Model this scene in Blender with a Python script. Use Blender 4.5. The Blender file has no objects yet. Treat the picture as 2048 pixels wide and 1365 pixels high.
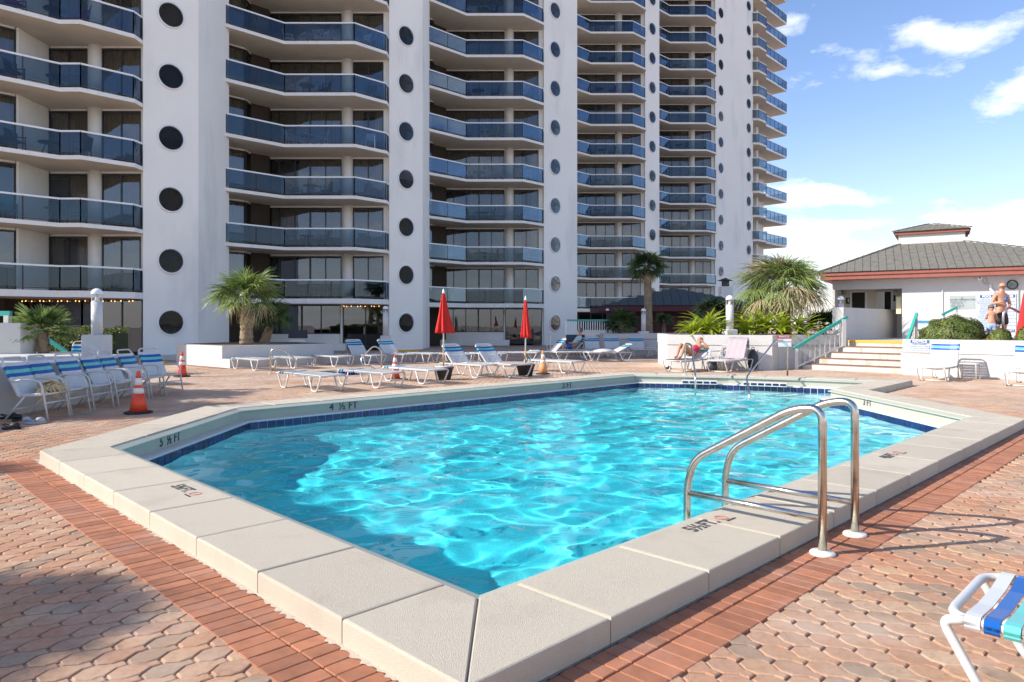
import bpy, bmesh, math, random
import numpy as np
from mathutils import Vector, Matrix
from mathutils.geometry import intersect_point_tri_2d
R = math.radians
sc = bpy.context.scene
COL = sc.collection
random.seed(7)
rng = np.random.default_rng(11)

# ------------------------------------------------------------------ camera, sky, sun, exposure
cam = bpy.data.cameras.new('camera'); cam_ob = bpy.data.objects.new('camera', cam); COL.objects.link(cam_ob)
cam_ob.location = (0, 0, 1.5); cam_ob.rotation_euler = (math.pi/2, 0, 0)
cam.sensor_width = 36; cam.lens = 24.75; cam.shift_y = -0.0168; cam.clip_start = .05; cam.clip_end = 3000
sc.camera = cam_ob
SUN = Vector((-1.4, -.33, .90)).normalized()
wd = bpy.data.worlds.new("World"); sc.world = wd; wd.use_nodes = True
wn = wd.node_tree; WB = wn.nodes['Background']; WB.inputs['Strength'].default_value = .138
sky = wn.nodes.new('ShaderNodeTexSky'); sky.sky_type = 'NISHITA'; sky.sun_disc = False
sky.sun_elevation = math.asin(SUN.z); sky.sun_rotation = math.atan2(SUN.x, SUN.y) % (2*math.pi)
sky.air_density = 1.0; sky.dust_density = .35; sky.ozone_density = 2.2
sun = bpy.data.lights.new('sun', 'SUN'); sun.energy = 4.8; sun.angle = R(.53); sun.color = (1, .955, .88)
sun_ob = bpy.data.objects.new('sun', sun); COL.objects.link(sun_ob)
sun_ob.rotation_euler = SUN.to_track_quat('Z', 'Y').to_euler(); sun_ob.location = SUN*60
sun.cycles.is_caustics_light = True
vs = sc.view_settings; vs.view_transform = 'Standard'; vs.look = 'None'; vs.gamma = 1; vs.exposure = .44
vs.use_curve_mapping = False
sc.cycles.max_bounces = 9; sc.cycles.transparent_max_bounces = 12; sc.cycles.sample_clamp_indirect = 4

# ------------------------------------------------------------------ node helpers
class NT:
    def __init__(s, t): s.t = t
    def n(s, ty, ins=None, **kw):
        x = s.t.nodes.new(ty)
        for k, v in kw.items(): setattr(x, k, v)
        for k, v in (ins or {}).items():
            if isinstance(v, bpy.types.NodeSocket): s.t.links.new(v, x.inputs[k])
            else: x.inputs[k].default_value = v
        return x
    def math(s, op, a, b=0.0, c=None, clamp=False):
        d = {0: a, 1: b}
        if c is not None: d[2] = c
        return s.n('ShaderNodeMath', d, operation=op, use_clamp=clamp).outputs[0]
    def mix(s, f, a, b, blend='MIX'):
        x = s.t.nodes.new('ShaderNodeMix'); x.data_type = 'RGBA'; x.blend_type = blend
        for i, v in ((0, f), (6, a), (7, b)):
            if isinstance(v, bpy.types.NodeSocket): s.t.links.new(v, x.inputs[i])
            else: x.inputs[i].default_value = v if i == 0 else (*v[:3], 1)
        return x.outputs[2]
    def ramp(s, fac, stops, interp='LINEAR'):
        x = s.n('ShaderNodeValToRGB', {0: fac}); r = x.color_ramp; r.interpolation = interp
        while len(r.elements) < len(stops): r.elements.new(.5)
        for e, (p, c) in zip(r.elements, stops):
            e.position = p; e.color = (c, c, c, 1) if isinstance(c, (int, float)) else (*c, 1)
        return x.outputs[0]
    def noise(s, vec, scale, detail=4, rough=.55, out=0):
        return s.n('ShaderNodeTexNoise', {'Vector': vec, 'Scale': scale, 'Detail': detail, 'Roughness': rough}).outputs[out]

# clouds painted on the sky by direction
W = NT(wn)
tc = W.n('ShaderNodeTexCoord').outputs['Generated']
sep = W.n('ShaderNodeSeparateXYZ', {0: tc})
zz = W.math('MAXIMUM', sep.outputs[2], .0)
zd = W.math('ADD', zz, .16)
cx_ = W.math('DIVIDE', sep.outputs[0], zd); cy_ = W.math('DIVIDE', sep.outputs[1], zd)
cv = W.n('ShaderNodeCombineXYZ', {0: W.math('MULTIPLY', cx_, 1.0), 1: W.math('MULTIPLY', cy_, 1.25), 2: 5.3}).outputs[0]
n1 = W.noise(cv, 1.25, 9, .56); n2 = W.noise(cv, .55, 3, .5)
cs = W.math('ADD', W.math('MULTIPLY', n1, .75), W.math('MULTIPLY', n2, .35))
lowb = W.ramp(W.math('ADD', sep.outputs[2], 0), [(0, .055), (.09, .045), (.14, .02), (.20, .0), (1, .0)])
cs = W.math('ADD', cs, lowb)
uu = W.math('DIVIDE', sep.outputs[0], W.math('MAXIMUM', sep.outputs[1], .02))
vv = W.math('DIVIDE', sep.outputs[2], W.math('MAXIMUM', sep.outputs[1], .02))
wob = W.noise(tc, 9, 4, .6); wob2 = W.noise(tc, 5, 4, .6)
bs = None
for (bu, bv, ru, rv, am, tilt) in [((a-1024)/1408, (648-b_)/1408, c_/1408, d_/1408, e_, f_) for a, b_, c_, d_, e_, f_ in
        ((1870, 80, 85, 38, .15, -.1), (1985, 60, 95, 26, .14, .25), (2030, 190, 100, 60, .20, .25), (1760, 148, 70, 16, .11, .15), (1600, 40, 55, 26, .11, .3), (1885, 150, 60, 16, .11, .05), (1830, 322, 110, 12, .10, .05),
         (1800, 400, 170, 20, .10, 0), (1620, 395, 110, 22, .10, 0), (1900, 446, 420, 20, .10, 0), (1640, 452, 160, 22, .09, 0), (2400, 250, 260, 60, .16, .1), (2700, 420, 500, 60, .15, 0))]:
    du_ = W.math('SUBTRACT', uu, bu); dv_ = W.math('SUBTRACT', W.math('SUBTRACT', vv, bv), W.math('MULTIPLY', du_, tilt))
    du_ = W.math('ADD', du_, W.math('MULTIPLY', W.math('SUBTRACT', wob, .5), ru*.9)); dv_ = W.math('ADD', dv_, W.math('MULTIPLY', W.math('SUBTRACT', wob2, .5), rv*1.6))
    d2 = W.math('ADD', W.math('POWER', W.math('DIVIDE', du_, ru), 2), W.math('POWER', W.math('DIVIDE', dv_, rv), 2))
    e2 = W.math('MULTIPLY', W.math('EXPONENT', W.math('MULTIPLY', d2, -1)), am)
    bs = e2 if bs is None else W.math('ADD', bs, e2)
front = W.ramp(sep.outputs[1], [(.02, 0), (.1, 1)])
cs = W.math('ADD', W.math('SUBTRACT', cs, W.math('MULTIPLY', front, .035)), W.math('MULTIPLY', bs, front))
n3 = W.noise(W.n('ShaderNodeMapping', {'Vector': tc, 'Scale': (10, 10, 22)}).outputs[0], 1, 8, .68)
cs = W.math('ADD', cs, W.math('MULTIPLY', W.math('SUBTRACT', n3, .5), .42))
cm = W.ramp(cs, [(.58, 0), (.70, .75), (.80, 1)])
skc = W.n('ShaderNodeHueSaturation', {'Saturation': 1.14, 'Value': 1.14, 'Color': sky.outputs[0]}).outputs[0]
skc = W.mix(1.0, skc, (1.09, .97, 1.03), 'MULTIPLY')
CLOUD = (8.2, 8.3, 8.5)
whz = W.ramp(sep.outputs[2], [(0, .45), (.10, .20), (.26, .07), (.6, 0)])
base = W.mix(whz, skc, (6.6, 7.3, 8.4))
final = W.mix(cm, base, CLOUD)
wn.links.new(final, WB.inputs['Color'])

# ------------------------------------------------------------------ materials
M = {}
def mat(name, col, rough=.6, bump=0, bscale=60, var=0, vscale=3, metal=0, stain=None, spec=.5, coat=0, sss=0, transl=0):
    m = bpy.data.materials.new(name); m.use_nodes = True; M[name] = m
    N = NT(m.node_tree); b = m.node_tree.nodes['Principled BSDF']
    b.inputs['Roughness'].default_value = rough; b.inputs['Metallic'].default_value = metal
    b.inputs['Specular IOR Level'].default_value = spec; b.inputs['Coat Weight'].default_value = coat
    geo = N.n('ShaderNodeNewGeometry').outputs['Position']
    c = None
    if var:
        n = N.noise(geo, vscale, 6, .6)
        lo = tuple(x*(1-var) for x in col); hi = tuple(min(1, x*(1+var*.6)) for x in col)
        c = N.ramp(n, [(.25, lo), (.5, col), (.75, hi)])
    if stain:
        scol, amt, scl = stain
        mp = N.n('ShaderNodeMapping', {'Vector': geo, 'Scale': (scl, scl, scl*.28)}).outputs[0]
        n = N.noise(mp, 1, 7, .62)
        f = N.ramp(n, [(.52, 0), (.75, amt)])
        c = N.mix(f, c if c else col, scol)
    if c: N.t.links.new(c, b.inputs['Base Color'])
    else: b.inputs['Base Color'].default_value = (*col, 1)
    if bump:
        n = N.noise(geo, bscale, 5, .6)
        bp = N.n('ShaderNodeBump', {'Height': n, 'Strength': bump, 'Distance': .01})
        N.t.links.new(bp.outputs[0], b.inputs['Normal'])
    if transl:
        tr = N.n('ShaderNodeBsdfTranslucent'); mx = N.n('ShaderNodeMixShader', {0: transl, 1: b.outputs[0], 2: tr.outputs[0]})
        if c: N.t.links.new(c, tr.inputs[0])
        else: tr.inputs[0].default_value = (*col, 1)
        N.t.links.new(mx.outputs[0], m.node_tree.nodes['Material Output'].inputs[0])
    return m
mat('stucco', (.84, .82, .77), .85, .35, 35, .06, .6, stain=((.56, .55, .52), .45, .5))
mat('tower_white', (.94, .895, .81), .85, .35, 22, .05, .25, stain=((.56, .55, .51), .55, .40))
mat('slab_white', (.84, .81, .75), .8, .3, 30, .06, .8, stain=((.58, .52, .42), .4, 1.3))
mat('soffit', (.72, .62, .48), .9, .5, 45, .08, 1.2)  # warm bounce light under the slabs is put into this cream
mat('rail_white', (.85, .85, .84), .35, 0)
mat('wall_white', (.61, .585, .55), .8, .4, 60, .05, 1.5, stain=((.62, .58, .53), .4, .9))
mat('frame_dark', (.035, .035, .037), .4)
mat('frame_bronze', (.06, .045, .035), .4)
mat('interior', (.055, .042, .03), .9)  # darkness of the unlit rooms is put into this wall colour
mat('curtain', (.40, .32, .20), .9, var=.25, vscale=2)
mat('coping', (.63, .545, .42), .9, .9, 230, .12, 110, stain=((.46, .37, .29), .55, 1.9))
mat('tile', (.012, .022, .10), .12, var=.5, vscale=5)
mat('plaster', (.42, .43, .36), .75, .35, 60, .06, 4)
mat('gutter_lip', (.66, .62, .55), .7, .3, 60, .06, 6)
mat('band_brick', (.44, .175, .09), .85, .6, 160, .25, 9, stain=((.45, .36, .31), .35, 1.7))
mat('steel', (.62, .59, .53), .22, .12, 40, .25, 14, metal=1)
mat('steel_far', (.5, .47, .42), .3, 0, metal=1)
mat('mortar', (.60, .49, .38), .95, .8, 120, .15, 30); mat('grime', (.22, .19, .17), .95, .8, 120, .4, 30)
mat('escutcheon', (.80, .76, .62), .35)
mat('vinyl_white', (.62, .62, .60), .3)
mat('tube_white', (.62, .60, .57), .3)
mat('vinyl_blue', (.008, .10, .37), .22)
mat('vinyl_teal', (.13, .55, .50), .25)
mat('teal_paint', (.04, .38, .31), .35, .1, 40, .06, 4)
mat('cone_orange', (.80, .07, .02), .45, var=.12, vscale=12)
mat('cone_faded', (.72, .30, .12), .6, var=.2, vscale=10)
mat('cone_band', (.78, .72, .66), .5, var=.15, vscale=20)
mat('rubber', (.02, .02, .022), .7)
mat('umbrella_red', (.62, .018, .012), .75, .2, 80, .15, 6, transl=.15)
mat('wood', (.55, .30, .10), .5, var=.2, vscale=8)
mat('pot', (.045, .045, .048), .55, .2, 50)
mat('concrete', (.55, .53, .50), .9, .5, 50, .1, 5)
mat('yellow', (.78, .42, .02), .6, .2, 50, .12, 8)
mat('stair_red', (.26, .125, .085), .9, .4, 70, .3, 5)
mat('stair_white', (.58, .545, .48), .85, .5, 60, .08, 6, stain=((.34, .26, .10), .9, 2.6))
mat('fascia', (.33, .105, .072), .6, .2, 40, .15, 5)
mat('maroon', (.09, .02, .025), .7)
mat('hut_wall', (.62, .595, .56), .85, .3, 50, .03, 1)
mat('hut_warm', (.74, .66, .54), .85, .2, 50, .04, 1)
mat('shingle', (.20, .185, .155), .9, .7, 90, .3, 6)
mat('shingle_dark', (.055, .075, .085), .9, .5, 60, .2, 4)
mat('dark', (.02, .017, .016), .7)
mat('white', (.86, .86, .85), .5)
mat('sign_blue', (.05, .10, .30), .5)
mat('sign_grey', (.40, .44, .41), .4, var=.08, vscale=5)
mat('sign_white', (.58, .62, .68), .5)
mat('text_grey', (.15, .18, .22), .6)
mat('text_dark', (.065, .065, .07), .7)
mat('text_lblue', (.20, .28, .50), .6)
mat('sign_red', (.55, .08, .06), .5)
mat('skin', (.60, .29, .17), .5, var=.08, vscale=18)
mat('skin2', (.52, .26, .15), .5)
mat('shorts_black', (.035, .037, .042), .8)
mat('shorts_blue', (.35, .50, .68), .8, var=.35, vscale=30)
mat('shirt', (.35, .62, .68), .85)
mat('swimsuit', (.45, .02, .07), .7, var=.5, vscale=18)
mat('hair', (.05, .035, .028), .7)
mat('hair_grey', (.20, .15, .12), .8)
mat('towel', (.42, .35, .37), .95, .5, 40, .06, 6)
mat('towel_stripe', (.16, .10, .12), .95, var=.6, vscale=25)
mat('sandal', (.02, .02, .022), .6)
mat('sandal_grey', (.42, .44, .46), .6)
mat('straw', (.66, .47, .22), .9, .4, 60, .2, 20)
mat('dome_white', (.85, .85, .83), .25)
mat('soil', (.10, .07, .045), .95, .6, 30)
mat('trunk', (.30, .22, .14), .9, .9, 30, .35, 8)
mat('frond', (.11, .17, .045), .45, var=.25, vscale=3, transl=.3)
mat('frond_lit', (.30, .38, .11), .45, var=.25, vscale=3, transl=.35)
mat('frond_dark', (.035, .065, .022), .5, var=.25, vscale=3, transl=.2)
mat('frond_dry', (.52, .42, .25), .7, var=.25, vscale=6, transl=.25)
mat('strap_leaf', (.42, .50, .04), .4, var=.3, vscale=5, transl=.35)
mat('hedge_leaf', (.10, .15, .03), .4, var=.5, vscale=9, transl=.25)
mat('hedge_yellow', (.24, .25, .05), .45, var=.4, vscale=9, transl=.3)
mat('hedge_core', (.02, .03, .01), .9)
mat('flower', (.75, .28, .03), .6)
mat('red_cloth', (.50, .02, .02), .8, .2, 60)
mat('bulb_lit', (.9, .5, .15), .5)
def emi(name, col, s):
    m = bpy.data.materials.new(name); m.use_nodes = True; M[name] = m
    b = m.node_tree.nodes['Principled BSDF']; b.inputs['Base Color'].default_value = (*col, 1)
    b.inputs['Emission Color'].default_value = (*col, 1); b.inputs['Emission Strength'].default_value = s
emi('bulb', (1, .45, .12), 3.5)
for k, c in {'furn_dark': (.03, .035, .045), 'furn_white': (.72, .73, .74), 'furn_teal': (.05, .38, .38), 'furn_yellow': (.75, .52, .06),
             'furn_brown': (.10, .06, .04), 'furn_purple': (.35, .06, .30)}.items(): mat(k, c, .5)

def glass_pane(name, tint, refl, trans=.5, rough=.01, k=1.35, c=.05):
    m = bpy.data.materials.new(name); m.use_nodes = True; M[name] = m
    N = NT(m.node_tree); m.node_tree.nodes.remove(m.node_tree.nodes['Principled BSDF'])
    t = N.n('ShaderNodeBsdfTransparent', {0: (*[x*trans for x in tint], 1)})
    g = N.n('ShaderNodeBsdfGlossy', {'Color': (*refl, 1), 'Roughness': rough})
    geo = N.n('ShaderNodeNewGeometry').outputs['Position']
    bp = N.n('ShaderNodeBump', {'Height': N.noise(geo, 1.1, 2), 'Strength': .06, 'Distance': .03})
    N.t.links.new(bp.outputs[0], g.inputs['Normal'])
    f = N.n('ShaderNodeFresnel', {'IOR': 1.55}).outputs[0]
    f = N.math('ADD', N.math('MULTIPLY', f, k), c, clamp=True)
    mx = N.n('ShaderNodeMixShader', {0: f, 1: t.outputs[0], 2: g.outputs[0]})
    N.t.links.new(mx.outputs[0], m.node_tree.nodes['Material Output'].inputs[0])
glass_pane('window_glass', (.78, .80, .80), (.8, .88, 1), .62)
glass_pane('rail_glass', (.66, .74, .80), (.72, .80, .90), .80, .01, .62, .01)
glass_pane('round_glass', (.75, .75, .75), (.55, .58, .62), .65, .01, .2, .02)

# slabs differ a little from one another
def per_object(name, amt):
    m_ = M[name]; b_ = m_.node_tree.nodes['Principled BSDF']; N_ = NT(m_.node_tree); src = b_.inputs['Base Color'].links[0].from_socket
    r_ = N_.n('ShaderNodeObjectInfo').outputs['Random']; v_ = N_.math('ADD', N_.math('MULTIPLY', r_, amt), 1-amt*.6)
    hs = N_.n('ShaderNodeHueSaturation', {'Value': v_, 'Color': src}); N_.t.links.new(hs.outputs[0], b_.inputs['Base Color'])
per_object('coping', .12); per_object('band_brick', .35); per_object('tile', .5)
# paver material: colour picked per paver, by attribute or object
m = bpy.data.materials.new('paver'); m.use_nodes = True; M['paver'] = m
N = NT(m.node_tree); b = m.node_tree.nodes['Principled BSDF']
at = N.n('ShaderNodeAttribute', attribute_name='rnd').outputs['Fac']
rv = N.math('FRACT', N.math('ADD', at, N.n('ShaderNodeObjectInfo').outputs['Random']))
geo = N.n('ShaderNodeNewGeometry').outputs['Position']
big = N.noise(geo, .33, 3, .6)
c = N.ramp(rv, [(0, (.52, .265, .165)), (.18, (.58, .37, .23)), (.36, (.47, .26, .165)), (.52, (.55, .31, .20)),
                (.66, (.40, .28, .20)), (.80, (.33, .25, .19)), (.9, (.60, .42, .28)), (1, (.50, .22, .13))])
grey = N.ramp(big, [(.46, 0), (.68, .55)])
c = N.mix(grey, c, (.42, .35, .29))
fine = N.noise(geo, 26, 6, .7)
c = N.mix(N.ramp(fine, [(.34, .5), (.55, 0)]), c, (.30, .185, .12))
st = N.noise(geo, 1.1, 8, .65)
c = N.mix(N.ramp(st, [(.57, 0), (.68, .5)]), c, (.50, .23, .10))
c = N.mix(N.ramp(N.noise(geo, 3.1, 5), [(.62, 0), (.75, .35)]), c, (.22, .19, .17))
c = N.mix(N.ramp(N.noise(geo, .9, 6, .7), [(.50, 0), (.64, .5)]), c, (.64, .52, .42))
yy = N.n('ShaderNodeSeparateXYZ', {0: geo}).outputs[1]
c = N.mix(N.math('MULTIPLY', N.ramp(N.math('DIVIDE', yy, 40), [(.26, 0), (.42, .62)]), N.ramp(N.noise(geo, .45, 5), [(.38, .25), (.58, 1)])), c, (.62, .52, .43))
c = N.mix(1.0, c, (1.0, .925, .845), 'MULTIPLY'); c = N.n('ShaderNodeHueSaturation', {'Value': 1.10, 'Color': c}).outputs[0]
c = N.mix(N.ramp(N.noise(geo, 7.5, 7, .72), [(.58, 0), (.70, .4)]), c, (.22, .14, .10))
N.t.links.new(c, b.inputs['Base Color']); b.inputs['Roughness'].default_value = .85
bp = N.n('ShaderNodeBump', {'Height': N.noise(geo, 210, 4), 'Strength': .9, 'Distance': .008}); N.t.links.new(bp.outputs[0], b.inputs['Normal'])
# deck sheet: sandy joints near, paver tone far
m = bpy.data.materials.new('deck_sheet'); m.use_nodes = True; M['deck_sheet'] = m
N = NT(m.node_tree); b = m.node_tree.nodes['Principled BSDF']
geo = N.n('ShaderNodeNewGeometry').outputs['Position']
rot = N.n('ShaderNodeMapping', {'Vector': geo, 'Rotation': (0, 0, R(45))}).outputs[0]
bk = N.n('ShaderNodeTexBrick', {'Vector': rot, 'Color1': (.50, .31, .22, 1), 'Color2': (.42, .30, .23, 1), 'Mortar': (.38, .24, .16, 1), 'Scale': 4.0, 'Mortar Size': .03}).outputs[0]
c = N.mix(N.ramp(N.noise(geo, .5, 5), [(.4, 0), (.65, .6)]), bk, (.56, .44, .35))
c = N.mix(N.ramp(N.noise(geo, 1.6, 6), [(.5, 0), (.7, .5)]), c, (.52, .27, .14))
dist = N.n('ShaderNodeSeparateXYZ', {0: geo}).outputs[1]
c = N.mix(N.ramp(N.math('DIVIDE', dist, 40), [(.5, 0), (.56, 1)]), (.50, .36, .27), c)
N.t.links.new(c, b.inputs['Base Color']); b.inputs['Roughness'].default_value = .9
# tile
mat('grout', (.55, .60, .62), .7)
# pool water and basin
m = bpy.data.materials.new('pool_water'); m.use_nodes = True; M['pool_water'] = m
N = NT(m.node_tree); m.node_tree.nodes.remove(m.node_tree.nodes['Principled BSDF'])
g = N.n('ShaderNodeBsdfGlass', {'IOR': 1.333, 'Roughness': 0.0})
N.t.links.new(g.outputs[0], m.node_tree.nodes['Material Output'].inputs['Surface'])
m = bpy.data.materials.new('basin'); m.use_nodes = True; M['basin'] = m
N = NT(m.node_tree); b = m.node_tree.nodes['Principled BSDF']
geo = N.n('ShaderNodeNewGeometry').outputs['Position']
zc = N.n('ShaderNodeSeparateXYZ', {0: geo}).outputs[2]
c = N.ramp(N.math('DIVIDE', N.math('MULTIPLY', zc, -1), 2.0), [(.12, (.66, .84, .82)), (.38, (.26, .74, .78)), (.50, (.07, .70, .76)), (.72, (.02, .65, .76))])  # tint light takes in deeper water, put into the basin colour
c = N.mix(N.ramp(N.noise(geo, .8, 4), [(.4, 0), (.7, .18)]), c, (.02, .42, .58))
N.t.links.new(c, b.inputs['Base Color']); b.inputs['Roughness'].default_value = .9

# ------------------------------------------------------------------ mesh builder
class MB:
    def __init__(s): s.v = []; s.f = []; s.mi = []; s.sm = []
    def add(s, vs_, fs, mi=0, smooth=False):
        o = len(s.v); s.v += [tuple(x) for x in vs_]
        for f in fs: s.f.append([o+i for i in f]); s.mi.append(mi); s.sm.append(smooth)
        return s
    def box(s, c, d, rz=0, mi=0, top=None):
        x, y, z = (k/2 for k in d); cs, sn = math.cos(rz), math.sin(rz); t = top or (1, 1); vs_ = []
        for sz in (-1, 1):
            for sx, sy in ((-1, -1), (1, -1), (1, 1), (-1, 1)):
                a, b_ = sx*x*(t[0] if sz > 0 else 1), sy*y*(t[1] if sz > 0 else 1)
                vs_.append((c[0]+a*cs-b_*sn, c[1]+a*sn+b_*cs, c[2]+sz*z))
        return s.add(vs_, [(3, 2, 1, 0), (4, 5, 6, 7), (0, 1, 5, 4), (1, 2, 6, 5), (2, 3, 7, 6), (3, 0, 4, 7)], mi)
    def bbox(s, c, d, bv=.01, rz=0, mi=0):            # box with chamfered vertical and top edges
        x, y, z = d[0]/2, d[1]/2, d[2]/2
        ring = [(-x+bv, -y), (x-bv, -y), (x, -y+bv), (x, y-bv), (x-bv, y), (-x+bv, y), (-x, y-bv), (-x, -y+bv)]
        k = 1-bv/max(x, y)
        cs, sn = math.cos(rz), math.sin(rz)
        rr = lambda pts, zz_: [(c[0]+a*cs-b_*sn, c[1]+a*sn+b_*cs, c[2]+zz_) for a, b_ in pts]
        ins = [(a-math.copysign(bv, a), b_-math.copysign(bv, b_)) for a, b_ in ring]
        vs_ = rr(ring, -z)+rr(ring, z-bv)+rr(ins, z)
        fs = [tuple(range(7, -1, -1)), tuple(range(16, 24))]
        for L in (0, 8):
            for i in range(8): j = (i+1) % 8; fs.append((L+i, L+j, L+8+j, L+8+i))
        return s.add(vs_, fs, mi)
    def prism(s, poly, z0, z1, mi=0, mtop=None, mbot=None):
        n = len(poly); vs_ = [(p[0], p[1], z0) for p in poly]+[(p[0], p[1], z1) for p in poly]
        s.add(vs_, [(i, (i+1) % n, n+(i+1) % n, n+i) for i in range(n)], mi)
        o = len(s.v)-2*n
        s.f.append([o+n+i for i in range(n)]); s.mi.append(mi if mtop is None else mtop); s.sm.append(False)
        s.f.append([o+n-1-i for i in range(n)]); s.mi.append(mi if mbot is None else mbot); s.sm.append(False)
        return s
    def bar(s, a, b_, w, h=None, mi=0, up=(0, 0, 1)):
        a, b_ = Vector(a), Vector(b_); d = (b_-a).normalized(); u = Vector(up)
        if abs(d.dot(u)) > .98: u = Vector((0, 1, 0))
        sd = d.cross(u).normalized(); u2 = sd.cross(d); h = h or w; vs_ = []
        for p in (a, b_):
            for x, y in ((-1, -1), (1, -1), (1, 1), (-1, 1)): vs_.append(p+sd*x*w/2+u2*y*h/2)
        return s.add(vs_, [(3, 2, 1, 0), (4, 5, 6, 7), (0, 1, 5, 4), (1, 2, 6, 5), (2, 3, 7, 6), (3, 0, 4, 7)], mi)
    def tube(s, pts, r, seg=8, mi=0, closed=False, rs=None):
        pts = [Vector(p) for p in pts]; n = len(pts); rings = []; prev = None
        for i, p in enumerate(pts):
            if closed: d = (pts[(i+1) % n]-pts[i-1])
            else: d = pts[min(i+1, n-1)]-pts[max(i-1, 0)]
            d.normalize()
            if prev is None:
                u = Vector((0, 0, 1)) if abs(d.z) < .9 else Vector((0, 1, 0))
                u = (u-d*u.dot(d)).normalized()
            else: u = (prev-d*prev.dot(d)).normalized()
            prev = u; w = d.cross(u); rr = rs[i] if rs else r
            rings.append([p+u*math.cos(2*math.pi*k/seg)*rr+w*math.sin(2*math.pi*k/seg)*rr for k in range(seg)])
        vs_ = [v for g in rings for v in g]; fs = []
        for i in range(n if closed else n-1):
            j = (i+1) % n
            for k in range(seg): l = (k+1) % seg; fs.append((i*seg+k, i*seg+l, j*seg+l, j*seg+k))
        s.add(vs_, fs, mi, True)
        if not closed:
            o = len(s.v)-len(vs_)
            s.f.append([o+k for k in range(seg-1, -1, -1)]); s.mi.append(mi); s.sm.append(False)
            s.f.append([o+(n-1)*seg+k for k in range(seg)]); s.mi.append(mi); s.sm.append(False)
        return s
    def lathe(s, prof, c=(0, 0, 0), seg=20, mi=0, smooth=True, mod=None, cap=True):
        vs_ = []; n = len(prof)
        for i, (r, z) in enumerate(prof):
            for k in range(seg):
                a = 2*math.pi*k/seg; q = r*(mod(a, i/(n-1)) if mod else 1)
                vs_.append((c[0]+q*math.cos(a), c[1]+q*math.sin(a), c[2]+z))
        fs = [(i*seg+k, i*seg+(k+1) % seg, (i+1)*seg+(k+1) % seg, (i+1)*seg+k) for i in range(n-1) for k in range(seg)]
        s.add(vs_, fs, mi, smooth); o = len(s.v)-len(vs_)
        if not cap: return s
        if prof[0][0] > 1e-4: s.f.append([o+k for k in range(seg-1, -1, -1)]); s.mi.append(mi); s.sm.append(False)
        if prof[-1][0] > 1e-4: s.f.append([o+(n-1)*seg+k for k in range(seg)]); s.mi.append(mi); s.sm.append(False)
        return s
    def mesh(s, name, mats):
        me = bpy.data.meshes.new(name); me.from_pydata(s.v, [], s.f)
        for m_ in (mats if isinstance(mats, (list, tuple)) else [mats]): me.materials.append(M[m_])
        me.polygons.foreach_set('material_index', s.mi); me.polygons.foreach_set('use_smooth', s.sm); me.update()
        return me
    def build(s, name, mats, parent=None, loc=(0, 0, 0), rz=0):
        return link(name, s.mesh(name, mats), parent, loc, rz)
def link(name, me, parent=None, loc=(0, 0, 0), rz=0):
    o = bpy.data.objects.new(name, me); COL.objects.link(o); o.location = loc; o.rotation_euler = (0, 0, rz)
    if parent: o.parent = parent
    return o
def tag(o, label=None, cat=None, group=None, kind=None):
    for k, v in (('label', label), ('category', cat), ('group', group), ('kind', kind)):
        if v: o[k] = v
    return o
def thing(name, label, cat, loc=(0, 0, 0), rz=0, group=None):
    o = link(name, None, None, loc, rz); return tag(o, label, cat, group)
def kids(o): return [c_ for c_ in bpy.data.objects if c_.parent == o]
def copy_tree(o, kmap, loc, rz, label):
    """copy a thing and its parts (kmap: {parent: [children]}) for repeats"""
    def rec(x, par):
        c_ = x.copy(); COL.objects.link(c_)
        if par: c_.parent = par
        for ch in kmap.get(x, []): rec(ch, c_)
        return c_
    r = rec(o, None); r.location = loc; r.rotation_euler = (0, 0, rz); r['label'] = label
    return r
def kidmap(o):
    k = {}
    for x in bpy.data.objects:
        if x.parent: k.setdefault(x.parent, []).append(x)
    return k
def arc(pts, rad, n=5):
    """round the corners of a polyline"""
    pts = [Vector(p) for p in pts]; out = [pts[0]]
    for i in range(1, len(pts)-1):
        a, p, b_ = pts[i-1], pts[i], pts[i+1]; u = (a-p); v = (b_-p)
        r = min(rad, u.length*.48, v.length*.48); s0 = p+u.normalized()*r; s1 = p+v.normalized()*r
        for k in range(n+1):
            t = k/n; out.append(s0*(1-t)**2+p*2*t*(1-t)+s1*t*t)
    out.append(pts[-1]); return out
F = 1408.0
def G(px, py, z=0.):
    y = F*(1.5-z)/(py-648.); return Vector(((px-1024)/F*y, y, z))
def D(px, py, y): return Vector(((px-1024)/F*y, y, 1.5+(648-py)*y/F))
def offset(poly, d):
    """offset a CCW polygon outwards by d (negative: inwards) with mitred corners"""
    out = []; n = len(poly)
    for i in range(n):
        p0, p1, p2 = Vector(poly[i-1]), Vector(poly[i]), Vector(poly[(i+1) % n])
        e1 = (p1-p0).normalized(); e2 = (p2-p1).normalized(); n1 = Vector((e1.y, -e1.x)); n2 = Vector((e2.y, -e2.x))
        k = d/(1+n1.dot(n2)); out.append(tuple(p1+(n1+n2)*k))
    return out
def inside(poly, X, Y):
    X = np.asarray(X); Y = np.asarray(Y); r = np.zeros(X.shape, bool); n = len(poly)
    for i in range(n):
        x1, y1 = poly[i]; x2, y2 = poly[(i+1) % n]
        c_ = ((y1 > Y) != (y2 > Y)) & (X < (x2-x1)*(Y-y1)/((y2-y1)+1e-12)+x1); r ^= c_
    return r
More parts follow.
